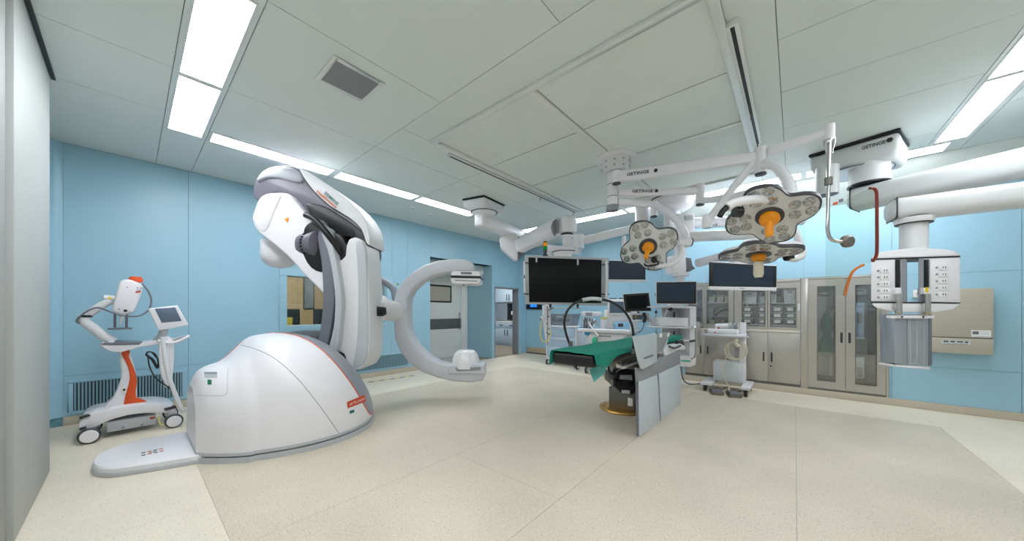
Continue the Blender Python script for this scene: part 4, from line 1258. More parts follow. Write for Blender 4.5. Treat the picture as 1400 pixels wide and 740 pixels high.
# vaporiser rack + absorber
rk = slab('gas_module', [(795, 426), (817, 426.5), (817, 433), (795, 432.5)], ('y', 6.35), 0.2, 'white', am, 0.006)
for i in range(5):
    slab('gas_gauge', [(801 + i * 1.8, 427.5), (802.2 + i * 1.8, 427.5), (802.2 + i * 1.8, 432), (801 + i * 1.8, 432)], ('y', 6.347), 0.004, 'slate_grey', rk, 0)
MB().cyl(at_y(806, 433, 6.42), Vector((at_y(806, 433, 6.42).x, 6.42, 0.93)), 0.02, 12).build('rack_post', 'light_grey', am)
vp2 = slab('vaporiser', [(821, 437), (827.5, 437), (827.5, 450.5), (821, 450.5)], ('y', 6.3), 0.12, 'white', am, 0.006)
slab('vaporiser_cap', [(821.8, 434), (827, 434), (827.5, 437), (821, 437)], ('y', 6.295), 0.12, 'yellow_tube', vp2, 0.004)
slab('absorber_block', [(828, 441), (838, 441), (838, 452), (829, 452)], ('y', 6.33), 0.14, 'light_grey', am, 0.008)
for a, b, m in ((792.5, 451, 'blue_part'), (798, 447, 'glass_clear'), (803, 455, 'blue_part')):
    c = at_y(a, b, 6.2)
    MB().lathe(c - UP * 0.05, [(0.05, 0), (0.055, 0.02), (0.055, 0.09), (0.03, 0.11)], seg=18).build('canister', m, am)
rng = random.Random(5)
for i in range(13):
    a = 795 + i * 1.7
    p0 = at_y(803 + rng.uniform(-3, 3), 452, 6.3)
    pm = at_y(a, 437 + rng.uniform(-3, 4), 6.22 + rng.uniform(-.06, .06))
    pe = at_y(a + rng.uniform(-4, 4), 446 + rng.uniform(-2, 6), 6.2)
    MB().tube([p0, pm, pe], 0.012, 8, 5).build('breathing_tube', ('light_grey', 'mid_grey', 'white', 'slate_grey')[i % 4], am)
MB().tube([at_y(806, 444, 6.18), at_y(814, 455, 6.14), at_y(818, 460, 6.12)], 0.02, 10, 4).build('breathing_hose', 'white_gloss', am)
mat('bag_green', (60, 190, 150), 0.4)
MB().lathe(at_y(813, 464, 6.12), [(0.015, 0.05), (0.05, 0.01), (0.06, -0.05), (0.03, -0.12)], seg=18).build('breathing_bag', 'bag_green', am)
MB().tube([at_y(879, 436, 6.45), at_y(880, 445, 6.4), at_y(876, 453, 6.38), at_y(872, 455, 6.4)], 0.007, 6, 4).build('cable', 'dark_grey', am)
# patient monitor beside it
pmn = thing('patient_monitor', 'black square patient monitor tilted on white arm of anaesthesia rack', 'monitor', at_d(871, 452, 5.95))
mh = slab('housing', [(852.5, 402), (888, 400), (891, 426.0), (855.5, 426)], ('d', 5.9), 0.06, 'cream_cable', pmn, 0.006)
slab('bezel', [(852.5, 402.5), (887, 400.5), (890, 425), (855.5, 426.0)], ('d', 5.89), 0.03, 'black', pmn, 0.003)
slab('screen', [(855.5, 405), (885, 403.5), (887.5, 421.5), (858, 422.5)], ('d', 5.887), 0.006, 'screen', pmn, 0)
MB().tube([at_d(872, 426, 5.95), at_d(874, 431, 6.0), at_d(866, 437, 6.0)], 0.02, 10, 4).build('stem', 'dark_grey', pmn)
rb = slab('rack_shelf', [(862, 428), (888, 428.5), (888, 431), (862, 430.5)], ('d', 5.92), 0.18, 'white', pmn, 0.004)
slab('rack_module', [(866, 431), (879, 431), (879, 437), (866, 437)], ('d', 5.95), 0.12, 'slate_grey', rb, 0.004)
slab('module_key', [(868, 432.5), (870.5, 432.5), (870.5, 434.5), (868, 434.5)], ('d', 5.947), 0.006, 'yellow', rb, 0)
slab('rack_shelf', [(864, 438), (888, 438.5), (888, 440.5), (864, 440)], ('d', 5.92), 0.18, 'white', pmn, 0.004)
MB().tube([at_d(880, 428, 5.9), at_d(882, 435, 5.88), at_d(880, 441, 5.88)], 0.03, 10, 4).build('cuff_hose', 'black', pmn)
slab('bracket', [(884, 430), (888, 430), (896, 441), (898, 446), (892, 446)], ('d', 5.92), 0.08, 'white', pmn, 0.006)
MB().cyl(at_d(863, 428, 5.96), Vector((at_d(863, 428, 5.96).x, at_d(863, 428, 5.96).y, 0.93)), 0.022, 12).build('rack_post', 'white', pmn)
# drip stand
iv = thing('drip_stand', 'thin steel drip stand with dark blue clamps beside the equipment tower', 'drip stand', at_z(897, 505, 0))
pb = Vector((at_d(897, 430, 6.08).x, at_d(897, 430, 6.08).y, 0))
iv.location = pb
MB().cyl(pb + UP * 0.05, Vector((pb.x, pb.y, at_d(897, 398, 6.08).z)), 0.011, 10).build('pole', 'steel_bright', iv)
for yy in (403, 427, 438):
    p = at_d(897, yy, 6.08)
    MB().lathe(p - UP * 0.02, [(0.02, 0), (0.024, 0.01), (0.024, 0.03), (0.016, 0.045)], seg=14).build('clamp', 'ink', iv)
for k in range(5):
    a = 2 * math.pi * k / 5
    e = pb + Vector((0.22 * math.cos(a), 0.22 * math.sin(a), 0.05))
    MB().tube([pb + UP * 0.1, e], 0.012, 8).build('foot', 'steel_dark', iv)
    MB().lathe(e - UP * 0.05, [(0.02, 0), (0.025, 0.01), (0.025, 0.04)], seg=12).build('caster', 'black', iv)
# wall clock panel on the alcove wall
wk = thing('wall_clock', 'black wall panel clock with blue digits under the huge screen', 'clock', at_y(730.5, 419, YA))
a, b = at_y(720.5, 414, YA), at_y(741, 423, YA)
MB().box(a.x, b.x, YA - 0.04, YA - 0.0005, b.z, a.z).build('case', 'black', wk, 0.004)
a, b = at_y(726, 415.5, YA), at_y(735, 420, YA)
MB().box(a.x, b.x, YA - 0.042, YA - 0.04, b.z, a.z).build('digits', 'led_blue', wk, smooth=False)

# ================================================================== SURGICAL LIGHTS
MC = at_z(842, 216, HC)
lm = thing('lamp_ceiling_mount', 'round white ceiling flange with drop tube carrying the surgical lights', 'ceiling mount', MC)
MB().lathe(MC - UP * 0.03, [(0.22, 0), (0.245, 0.008), (0.245, 0.03)], seg=40).build('flange', 'white', lm)
MB().lathe(MC - UP * 0.20, [(0.16, 0), (0.165, 0.1), (0.175, 0.17)], seg=36).build('canopy', 'white_satin', lm)
for k in range(10):
    a = 2 * math.pi * k / 10
    for dz in (-0.08, -0.15):
        p = MC + Vector((0.168 * math.cos(a), 0.168 * math.sin(a), dz))
        MB().lathe(p, [(0.008, 0), (0.008, 0.006)], Vector((math.cos(a), math.sin(a), 0)), 8).build('screw', 'slate_grey', lm)
TB = Vector((MC.x - 0.03, MC.y - 0.03, 0))
MB().cyl(Vector((TB.x, TB.y, 2.60)), Vector((TB.x, TB.y, HC - 0.19)), 0.062, 24).build('drop_tube', 'white', lm)
MB().cyl(Vector((TB.x, TB.y, 2.54)), Vector((TB.x, TB.y, 2.605)), 0.075, 24).build('end_cap', 'mid_grey', lm)
for z in (2.86, 2.71):
    MB().cyl(Vector((TB.x, TB.y, z)), Vector((TB.x, TB.y, z + 0.008)), 0.064, 24).build('bearing_gap', 'slate_grey', lm)

def lamp_head(parent, c, n, size, rot, rim='dark_grey'):
    """four-lobed lamp head: n points the way the lamp shines"""
    n = n.normalized()
    u = (RIGHT - n * RIGHT.dot(n)).normalized()
    v = n.cross(u)
    u, v = u * math.cos(rot) + v * math.sin(rot), v * math.cos(rot) - u * math.sin(rot)
    def star(k, h, m=72):
        out = []
        for i in range(m):
            a = 2 * math.pi * i / m
            r = size * k * (0.85 + 0.14 * math.cos(4 * a) - 0.03 * math.cos(8 * a) + 0.05 * math.sin(4 * a))
            out.append(c + u * r * math.cos(a) + v * r * math.sin(a) + n * h)
        return out
    hd = MB().rings([star(0.55, -0.075), star(0.9, -0.055), star(0.985, -0.03), star(1.0, -0.008)]).build('lamp_head', 'white', parent, angle=50)
    MB().rings([star(1.012, -0.02), star(1.012, 0.008), star(0.97, 0.012), star(0.97, -0.02)], cap=False, close=True).build('rim', rim, hd, angle=50)
    MB().rings([star(0.97, -0.012), star(0.97, 0.008)]).build('face_plate', 'face_grey', hd, angle=50)
    for q in range(4):
        a0 = q * math.pi / 2 + 0.06
        for r, da in ((0.80, 0.17), (0.80, -0.21), (0.55, 0.28), (0.50, -0.32)):
            p = c + (u * math.cos(a0 + da) + v * math.sin(a0 + da)) * r * size + n * 0.008
            MB().lathe(p, [(0.125 * size, 0), (0.125 * size, 0.004), (0.105 * size, 0.007), (0.02 * size, 0.0015), (0, 0.001)], n, 18).build('lens', 'lens', hd)
    MB().lathe(c + n * 0.008, [(0.30 * size, 0), (0.30 * size, 0.008), (0.27 * size, 0.012)], n, 28).build('hub_ring', 'dark_grey', hd)
    return hd, u, v, n

def sterile_handle(parent, c, n, size, m='orange_lamp', drop=0.16):
    MB().lathe(c + n * 0.02, [(0.19 * size, 0), (0.20 * size, 0.02), (0.17 * size, 0.045), (0.07 * size, 0.06)], n, 24).build('handle_base', m, parent)

def handle_stick(parent, c, d, L, r, m):
    MB().lathe(c, [(r * 0.8, 0), (r, 0.01), (r * 1.05, L * 0.8), (r * 0.8, L)], d, 16).build('sterile_handle', m, parent)

# lamp head beside the tower (over the foot of the table)
l1 = thing('surgical_light', 'small-looking four-lobed surgical light with orange handle above wall screen', 'surgical light', MC - UP * 0.4)
c1 = at_d(886, 337, 3.95)
d1 = ray(886, 337).normalized()
n1 = (-d1 * 0.85 - UP * 0.35 + RIGHT * 0.05).normalized()
h1, u_, v_, n_ = lamp_head(l1, c1, n1, 0.345, R(28))
sterile_handle(h1, c1, n1, 0.345)
handle_stick(h1, c1 + n1 * 0.06, (n1 * 0.5 - UP * 0.75 - RIGHT * 0.25).normalized(), 0.15, 0.026, 'orange_lamp')
za = 2.80
hub1 = at_d(894, 285, 4.2)
A = Vector((TB.x, TB.y, hub1.z + 0.05))
arm('lamp_arm', A, Vector((hub1.x, hub1.y, A.z)), 0.07, 0.085, 0.06, 0.08, 'white', l1, 0.02, -0.065, 0.05)
MB().cyl(hub1 - UP * 0.10, Vector((hub1.x, hub1.y, A.z + 0.03)), 0.045, 20).build('hub', 'white', l1)
MB().cyl(hub1 - UP * 0.115, hub1 - UP * 0.10, 0.04, 20).build('hub_cap', 'dark_grey', l1)
MB().tube([at_d(898, 281, 4.15), at_d(912, 290, 4.08), at_d(928, 305, 4.0), at_d(938, 322, 3.95), at_d(938.5, 337, 3.92)], 0.040, 14, 5).build('yoke', 'white', l1)
ys = at_d(936, 331, 3.92)
MB().cyl(at_d(926, 331, 3.92), at_d(944, 331, 3.92), 0.05, 20).build('yoke_joint', 'white', l1)
MB().cyl(at_d(943.5, 331, 3.92), at_d(945, 331, 3.92), 0.052, 20).build('yoke_cap', 'dark_grey', l1)
MB().tube([at_d(931, 336, 3.92), at_d(932, 346, 3.92), at_d(926, 356, 3.94), at_d(912, 363, 3.98), at_d(896, 364, 4.02)], 0.03, 12, 5).build('yoke', 'white', l1)
MB().tube([at_d(881, 361, 3.9), at_d(884, 363.5, 3.88), at_d(893, 363, 3.88), at_d(900, 361, 3.9), at_d(899, 357.5, 3.92)], 0.012, 8, 4).build('grip_bar', 'black', l1)
MB().lathe(at_d(894, 354, 3.95), [(0.035, 0), (0.035, 0.05)], n1, 14).build('grip_hub', 'black', l1)

# tilted large head nearest the glass shield
l2 = thing('surgical_light', 'large four-lobed surgical light with orange handle tilted towards the room', 'surgical light', MC - UP * 0.3)
c2 = at_d(1052, 295, 2.5)
d2 = ray(1052, 297).normalized()
n2 = (-d2 * 0.52 - UP * 0.62 + RIGHT * -0.02).normalized()
h2, u_, v_, n_ = lamp_head(l2, c2, n2, 0.30, R(42))
sterile_handle(h2, c2, n2, 0.33)
handle_stick(h2, c2 + n2 * 0.06, (n2 * 0.3 - UP * 0.9).normalized(), 0.12, 0.026, 'orange_lamp')
hub2 = at_d(1040, 214, 3.1)
A = Vector((TB.x + 0.09, TB.y - 0.09, hub2.z + 0.15))
a2_ = arm('lamp_arm', A, hub2, 0.07, 0.13, 0.06, 0.10, 'white', l2, 0.02, -0.02, 0.04)
MB().cyl(Vector((A.x, A.y, A.z - 0.07)), Vector((A.x, A.y, A.z + 0.07)), 0.055, 20).build('arm_root', 'white', l2)
MB().cyl(Vector((A.x, A.y, A.z - 0.08)), Vector((A.x, A.y, A.z - 0.07)), 0.05, 20).build('root_cap', 'dark_grey', l2)
MB().cyl(hub2 - UP * 0.16, hub2 + UP * 0.08, 0.05, 20).build('hub', 'white', l2)
MB().cyl(hub2 - UP * 0.175, hub2 - UP * 0.16, 0.045, 20).build('hub_cap', 'dark_grey', l2)
MB().tube([at_d(1044, 224, 3.05), at_d(1058, 226, 2.95), at_d(1072, 240, 2.8), at_d(1080, 256, 2.65), at_d(1081, 270, 2.55)], 0.042, 14, 5).build('yoke', 'white_gloss', l2)
MB().lathe(at_d(1081, 273, 2.5), [(0.0, -0.04), (0.03, -0.033), (0.04, 0), (0.03, 0.033), (0, 0.04)], -VIEW, 20).build('ball_joint', 'dark_grey', l2)
MB().tube([at_d(1078, 276, 2.5), at_d(1060, 273, 2.45), at_d(1030, 273, 2.4), at_d(1005, 277, 2.4), at_d(994, 284, 2.4)], 0.034, 12, 5).build('yoke', 'white_gloss', l2)
MB().tube([at_d(994, 283, 2.4), at_d(988, 289, 2.4), at_d(984, 296, 2.4)], 0.02, 10, 3).build('grip_bar', 'black', l2)
MB().lathe(at_d(1004, 290, 2.45), [(0.04, 0), (0.04, 0.05)], RIGHT, 14).build('yoke_joint', 'black', l2)

MB().tube([at_d(1034, 218, 3.12), at_d(1000, 260, 3.3), at_d(968, 302, 3.5)], 0.036, 14).build('spring_arm', 'white', l2)
MB().lathe(at_d(967, 303, 3.5) - UP * 0.07, [(0.045, 0), (0.05, 0.02), (0.05, 0.12), (0.04, 0.14)], seg=18).build('spring_joint', 'white', l2)
# flatter head below it
l3 = thing('surgical_light', 'four-lobed surgical light with cream handle hanging almost level below the tilted lamp', 'surgical light', MC - UP * 0.5)
c3 = at_d(1037, 347, 3.2)
d3 = ray(1036, 343).normalized()
n3 = (-d3 * 0.17 - UP * 0.95).normalized()
h3, u_, v_, n_ = lamp_head(l3, c3, n3, 0.342, R(35))
sterile_handle(h3, c3, n3, 0.31)
handle_stick(h3, c3 + n3 * 0.05 - UP * 0.03, -UP, 0.15, 0.04, 'cream_cable')
hub3 = at_d(957, 268, 3.95)
A = Vector((TB.x, TB.y, hub3.z + 0.085))
arm('lamp_arm', A, hub3 + UP * 0.06, 0.07, 0.085, 0.06, 0.085, 'white', l3, 0.02, -0.065, 0.04)
MB().cyl(hub3 - UP * 0.1, hub3 + UP * 0.14, 0.05, 20).build('hub', 'white', l3)
MB().cyl(hub3 - UP * 0.115, hub3 - UP * 0.1, 0.045, 20).build('hub_cap', 'dark_grey', l3)
MB().tube([at_d(960, 274, 3.9), at_d(985, 272, 3.7), at_d(1010, 268, 3.5), at_d(1030, 262, 3.35), at_d(1044, 262, 3.25)], 0.036, 12, 5).build('spring_arm', 'white', l3)
MB().tube([at_d(1044, 262, 3.25), at_d(1060, 280, 3.2), at_d(1084, 312, 3.2), at_d(1094, 335, 3.2), at_d(1097, 348, 3.2), at_d(1088, 354, 3.2), at_d(1078, 353, 3.2)], 0.032, 12, 5).build('yoke', 'white_gloss', l3)
MB().lathe(at_d(1074, 352, 3.2), [(0.035, 0), (0.035, 0.06)], RIGHT, 14).build('yoke_joint', 'black', l3)

# writing on the lamp arms
def arm_text(parent, a, b, px0, px1, py0, py1, h, m='ink'):
    """lettering on the camera side of an arm running a -> b"""
    d = (b - a).normalized()
    side = d.cross(UP).normalized()
    if side.dot(VIEW) > 0:
        side = -side
    return d, side
def side_text(s, a, b, f0, f1, w, h, m, parent, dz=0.0):
    d = (b - a).normalized()
    side = d.cross(UP).normalized()
    if side.dot(VIEW) > 0:
        side = -side
    if side.cross(UP).dot(d) > 0:
        pass
    up = UP
    L = (b - a).length
    o = a + d * (L * f0) + side * (w / 2 + 0.003) + up * (dz - h / 2)
    return lettering(s, o, d * L * (f1 - f0), up * h, m, parent, bold=True)
A2 = Vector((TB.x + 0.09, TB.y - 0.09, hub2.z + 0.15))
side_text('GETINGE', A2, hub2, 0.10, 0.28, 0.075, 0.036, 'ink', l2)
A3 = Vector((TB.x, TB.y, hub3.z + 0.085))
side_text('GETINGE', A3, hub3 + UP * 0.06, 0.22, 0.46, 0.075, 0.036, 'ink', l3)
for o_, a_, b_, f in ((l2, A2, hub2, 0.33), (l3, A3, hub3 + UP * 0.06, 0.5)):
    d = (b_ - a_).normalized()
    side = d.cross(UP).normalized()
    side = -side if side.dot(VIEW) > 0 else side
    MB().lathe(a_.lerp(b_, f) + side * 0.036, [(0.022, 0), (0.022, 0.003)], side, 6).build('emblem', 'ink', o_)

# ================================================================== LEAD GLASS SHIELD
gs = thing('glass_shield', 'clear lead glass shield with amber edges hanging on a steel rod', 'radiation shield', at_d(1134, 176, 2.75))
hubg = at_d(1134, 178, 2.75)
arm('shield_arm', hub2 + UP * 0.02, Vector((hubg.x, hubg.y, hub2.z + 0.04)), 0.06, 0.08, 0.05, 0.06, 'white', gs, 0.015, -0.056, 0.02)
MB().cyl(hubg - UP * 0.10, Vector((hubg.x, hubg.y, hub2.z + 0.10)), 0.036, 18).build('hub', 'white', gs)
MB().lathe(hubg - UP * 0.2, [(0.022, 0), (0.024, 0.03), (0.04, 0.10), (0.04, 0.12)], seg=18).build('hub_cone', 'steel_bright', gs)
rp = [at_d(1133.5, 195, 2.72), at_d(1132.5, 250, 2.70), at_d(1131.5, 300, 2.68), at_d(1132, 318, 2.68), at_d(1136, 327, 2.67), at_d(1144, 330, 2.66), at_d(1155, 330.5, 2.65)]
MB().tube(rp, 0.0135, 12, 4).build('rod', 'steel_bright', gs)
MB().lathe(at_d(1132.5, 248, 2.70) - UP * 0.03, [(0.028, 0), (0.028, 0.06)], seg=16).build('rod_clamp', 'steel_dark', gs)
MB().lathe(at_d(1156, 330.5, 2.67), [(0.018, -0.03), (0.05, 0.0), (0.05, 0.028), (0.03, 0.045)], -VIEW, 22).build('knob', 'steel_dark', gs)
MB().lathe(at_d(1156, 330.5, 2.67) - VIEW * 0.03, [(0.044, 0), (0.044, 0.004)], -VIEW, 22).build('knob_ring', 'brand_red', gs)
GP = ('d', 2.70)
gl_ = [(1130.5, 286), (1134, 281), (1150, 276.5), (1188, 257.5), (1194, 257), (1198.5, 263), (1199, 300), (1199, 340), (1197.5, 352), (1190, 359), (1178, 363), (1167, 371), (1160, 384), (1155, 404), (1132, 404), (1130.5, 400)]
gp = slab('pane', gl_, GP, 0.012, 'glass_lead', gs, 0.0)
ed = [at_d(a, b, 2.695) for a, b in ((1189, 257.5), (1194, 257.5), (1198, 262), (1198.8, 275), (1199, 310), (1199, 338), (1198, 350), (1193, 357.5))]
MB().tube(ed, 0.011, 8, 4).build('pane_edge', 'red_edge', gp)
ed = [at_d(a, b, 2.695) for a, b in ((1181, 362), (1172, 366.5), (1165, 373), (1160, 385), (1156.5, 397), (1155, 404))]
MB().tube(ed, 0.010, 8, 4).build('pane_edge', 'amber_edge', gp)
slab('pane_label', [(1147, 273), (1153, 271), (1153, 275.5), (1147, 277.5)], ('d', 2.69), 0.002, 'slate_grey', gp, 0)
slab('pane_label', [(1139, 277.5), (1145.5, 275.5), (1145.5, 279), (1139, 281)], ('d', 2.69), 0.002, 'ink_orange', gp, 0)

# ================================================================== RIGHT-HAND SERVICE PENDANT
rp_ = thing('service_pendant', 'white two-armed ceiling service pendant with sockets and grey side panels', 'ceiling pendant', (0.55, 5.45, HC))
q0, q1 = at_z(1105, 212, HC), at_z(1231, 174, HC)
dx = (q1 - q0)
nx = Vector((-dx.y, dx.x, 0)).normalized()
cp = [q0, q1, q1 + nx * 0.62, q0 + nx * 0.62]
cp = [Vector((p.x, p.y, HC)) for p in cp]
cen = sum(cp, Vector()) / 4
MB().prism([p - UP * 0.03 for p in cp], UP * 0.03).build('ceiling_plate', 'black', rp_, 0.01)
hsx = MB().rings([[cen + (p - cen) * 0.985 - UP * 0.03 for p in cp], [cen + (p - cen) * 0.97 - UP * 0.18 for p in cp], [cen + (p - cen) * 0.86 - UP * 0.27 for p in cp]]).build('ceiling_housing', 'pendant_white', rp_, 0.04, 4)
colc = cen + dx * 0.10
colc.z = 0
MB().lathe(Vector((cen.x, cen.y, HC - 0.275)), [(0.30, 0), (0.30, 0.008)], seg=40).build('swivel_ring', 'slate_grey', hsx)
MB().lathe(Vector((cen.x, cen.y, HC - 0.277)), [(0.285, 0), (0.285, 0.006)], seg=40).build('swivel_plate', 'white', hsx)
cA = at_d(1188, 235, 3.72)
MB().lathe(Vector((cA.x, cA.y, 2.72)), [(0.175, 0), (0.165, 0.1), (0.165, 0.26)], seg=32).build('swivel_column', 'pendant_white', rp_)
MB().lathe(Vector((cA.x, cA.y, 2.715)), [(0.178, 0), (0.178, 0.018)], seg=32).build('column_gap', 'black', rp_)
mB = at_d(1131, 262, 3.6)
MB().lathe(Vector((at_d(1131, 240, 3.75).x, at_d(1131, 240, 3.75).y, 2.62)), [(0.10, 0), (0.10, 0.32)], seg=24).build('side_column', 'pendant_white', rp_)
MB().lathe(Vector((at_d(1131, 240, 3.75).x, at_d(1131, 240, 3.75).y, 2.618)), [(0.088, 0), (0.088, 0.004)], seg=24).build('column_end', 'dark_grey', rp_)
# front edge writing
pA, pB = cp[0].lerp(cp[1], 0.62), cp[0].lerp(cp[1], 0.86)
lettering('GETINGE', pA - UP * 0.125 - nx * 0.004, pB - pA, UP * 0.038, 'ink', hsx, bold=True)
MB().lathe(cp[0].lerp(cp[1], 0.90) - UP * 0.10, [(0.026, 0), (0.026, 0.006)], -nx, 6).build('emblem', 'ink', hsx)
e1 = Vector((2.2, 4.85, 2.60))
s1 = Vector((cA.x, cA.y, 2.585))
arm('upper_arm', s1, e1, 0.30, 0.24, 0.30, 0.24, 'pendant_white', rp_, 0.07, 0.16, 0.15)
dd = (e1 - s1).normalized()
MB().obox(s1 - dd * 0.115, dd * 0.004, dd.cross(UP).normalized() * 0.152, UP * 0.122).build('arm_gap', 'black', rp_, 0.03)
MB().cyl(Vector((e1.x, e1.y, 2.30)), Vector((e1.x, e1.y, 2.62)), 0.15, 28).build('elbow', 'white', rp_)
hc_ = at_d(1249, 320, 3.02)
s2 = Vector((hc_.x, hc_.y, 2.24))
arm('lower_arm', s2, Vector((e1.x, e1.y, 2.25)), 0.26, 0.19, 0.26, 0.19, 'pendant_white', rp_, 0.06, 0.17, 0.12)
dd = (Vector((e1.x, e1.y, 2.25)) - s2).normalized()
MB().obox(s2 - dd * 0.135, dd * 0.004, dd.cross(UP).normalized() * 0.132, UP * 0.097).build('arm_gap', 'black', rp_, 0.025)
MB().lathe(Vector((s2.x, s2.y, 2.10)), [(0.115, 0), (0.125, 0.02), (0.125, 0.05)], seg=32).build('collar', 'white', rp_)
for z in (2.095, 2.15):
    MB().lathe(Vector((s2.x, s2.y, z)), [(0.118, 0), (0.118, 0.006)], seg=32).build('collar_gap', 'black', rp_)
MB().lathe(Vector((s2.x, s2.y, 1.85)), [(0.088, 0), (0.088, 0.25)], seg=32).build('drop_column', 'white_satin', rp_)
DP = 2.88
TDR = Vector((ray(1248, 380).x, ray(1248, 380).y, 0)).normalized()
slab('head_cap', [(1190.5, 354.5), (1194, 348), (1205, 344.5), (1228, 341), (1250, 339), (1285, 340), (1304, 342.5), (1312, 347), (1313, 350.5)], ('d', DP), 0.34, 'white_gloss', rp_, 0.015, 3, tdir=TDR)
for pts in ([(1190.5, 354), (1313, 350), (1313, 351.6), (1190.5, 355.8)], [(1190.5, 412.5), (1313, 413.8), (1313, 415), (1190.5, 413.8)]):
    slab('head_gap', pts, ('d', DP - 0.003), 0.34, 'black', rp_, 0, tdir=TDR)
lb = slab('socket_column', [(1191, 355.5), (1239, 354), (1239, 413), (1191, 412.5)], ('d', DP), 0.34, 'white', rp_, 0.006, tdir=TDR)
rb_ = slab('socket_column', [(1256.5, 353.5), (1312.5, 351.5), (1312.5, 414), (1256.5, 413)], ('d', DP), 0.34, 'white', rp_, 0.006, tdir=TDR)
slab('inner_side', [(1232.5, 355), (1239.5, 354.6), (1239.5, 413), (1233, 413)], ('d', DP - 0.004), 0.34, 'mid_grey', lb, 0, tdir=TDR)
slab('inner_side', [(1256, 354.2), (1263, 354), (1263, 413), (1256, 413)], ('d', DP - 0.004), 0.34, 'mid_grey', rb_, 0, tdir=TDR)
slab('head_base', [(1191, 413.5), (1313, 414.5), (1311, 418.5), (1303, 424), (1280, 427.5), (1225, 427), (1200, 422), (1193, 418)], ('d', DP), 0.34, 'white_gloss', rp_, 0.015, 3, tdir=TDR)
for k, (bx, par) in enumerate(((1204, lb), (1284, rb_))):
    for i in range(5):
        y = 364 + i * 9.2 + (2.5 if k == 0 else -1.5)
        sk = slab('socket', [(bx, y), (bx + 12.5, y - .3), (bx + 12.5, y + 7), (bx, y + 7.2)], ('d', DP - 0.006), 0.012, 'white_gloss', par, 0.002)
        slab('socket_switch', [(bx - 3.6, y + 2.8), (bx - 1.8, y + 2.7), (bx - 1.8, y + 4.5), (bx - 3.6, y + 4.6)], ('d', DP - 0.005), 0.008, 'slate_grey', par, 0)
        for h in (5.0, 8.5):
            slab('socket_hole', [(bx + h, y + 2), (bx + h + .9, y + 2), (bx + h + .9, y + 4.6), (bx + h, y + 4.6)], ('d', DP - 0.0075), 0.003, 'dark_grey', sk, 0)
for a in (1228.5, 1267.5):
    slab('rail_slot', [(a - 2.6, 355), (a + 2.6, 354.8), (a + 2.6, 396), (a - 2.6, 396)], ('d', DP - 0.012), 0.02, 'black', rp_, 0.001)
    slab('rail_edge', [(a + 2.6, 355), (a + 4.2, 354.8), (a + 4.2, 396), (a + 2.6, 396)], ('d', DP - 0.016), 0.02, 'steel_bright', rp_, 0.001)
    slab('rail_block', [(a - 4, 393.5), (a + 4, 393.5), (a + 4, 403), (a - 4, 403)], ('d', DP - 0.03), 0.05, 'white', rp_, 0.004)
    p, q = at_d(a, 402, DP - 0.04), at_d(a, 428, DP - 0.04)
    MB().cyl(p, q, 0.022, 16).build('rail_cylinder', 'steel_bright', rp_)
    MB().cyl(q, q - UP * 0.008, 0.022, 16).build('cylinder_foot', 'brass', rp_)
slab('block_mark', [(1265.5, 393), (1269.5, 393), (1269.5, 400), (1265.5, 400)], ('d', DP - 0.033), 0.004, 'yellow', rp_, 0)
slab('cross_bar', [(1218.5, 431.5), (1278, 431.5), (1278, 435.5), (1218.5, 435.5)], ('d', DP - 0.02), 0.04, 'white_gloss', rp_, 0.004)
for a in (1233, 1262):
    MB().lathe(at_d(a, 433.5, DP - 0.02), [(0.008, 0), (0.008, 0.004)], -VIEW, 10).build('bar_screw', 'ink', rp_)
for a, b in ((1223.5, 1240), (1240.6, 1269.5)):
    pn_ = slab('grey_panel', [(a, 430), (b, 430), (b, 500 + (b - 1240) * .02), (a, 497 + (a - 1223) * .05)], ('d', DP + 0.02), 0.12, 'aluminium', rp_, 0.004)
    if b > 1250:
        for i in range(3):
            x = a + 4 + i * 9
            slab('panel_rib', [(x, 437), (x + .8, 437), (x + .8, 499), (x, 499)], ('d', DP + 0.018), 0.004, 'light_grey', pn_, 0)
slab('grey_panel_side', [(1269.5, 430), (1274.5, 430), (1274.5, 500), (1269.5, 501)], ('d', DP + 0.03), 0.11, 'slate_grey', rp_, 0.004)
slab('panel_foot', [(1225, 499), (1272, 502), (1272, 505.5), (1225, 502)], ('d', DP + 0.01), 0.14, 'white', rp_, 0.004)

# ================================================================== EQUIPMENT TOWER PENDANT AND ITS ARMS
tp = thing('tower_pendant', 'white ceiling pendant tower with open equipment shelves above the floor', 'ceiling pendant', (-1.5, 6.0, HC))
mt = Vector((-1.58, 6.02, HC))
MB().lathe(mt - UP * 0.22, [(0.2, 0), (0.3, 0.06), (0.33, 0.16), (0.33, 0.22)], seg=36).build('ceiling_housing', 'white', tp)
MB().lathe(mt - UP * 0.005, [(0.34, -0.01), (0.34, 0.005)], seg=36).build('ceiling_ring', 'black', tp)
MB().cyl(mt - UP * 0.62, mt - UP * 0.2, 0.13, 28).build('swivel_column', 'white', tp)
jt = at_d(938, 310, 5.2)
arm('upper_arm', mt - UP * 0.42, at_d(1090, 300, 4.75), 0.2, 0.15, 0.2, 0.15, 'white', tp, 0.04, 0.1, 0.1)
slab('arm_joint', [(925, 292), (950, 291), (951, 328), (944, 330), (925, 328)], ('d', 5.1), 0.25, 'white', tp, 0.02, 3)
slab('arm_joint_cap', [(936, 295), (947, 294), (948, 300), (937, 301)], ('d', 5.09), 0.02, 'light_grey', tp, 0.004)
arm('lower_arm', at_d(940, 324, 5.1), at_d(1075, 318, 4.7), 0.2, 0.14, 0.2, 0.14, 'white', tp, 0.04, 0.05, 0.05)
lettering_px('GETINGE', ((961, 311.5), (981, 309), (961, 308.2)), ('d', 4.93), 'ink', tp, True)
bx = slab('spring_box', [(917, 352), (920, 349), (938, 349), (939, 372), (920, 374)], ('d', 5.36), 0.25, 'white', tp, 0.02, 3)
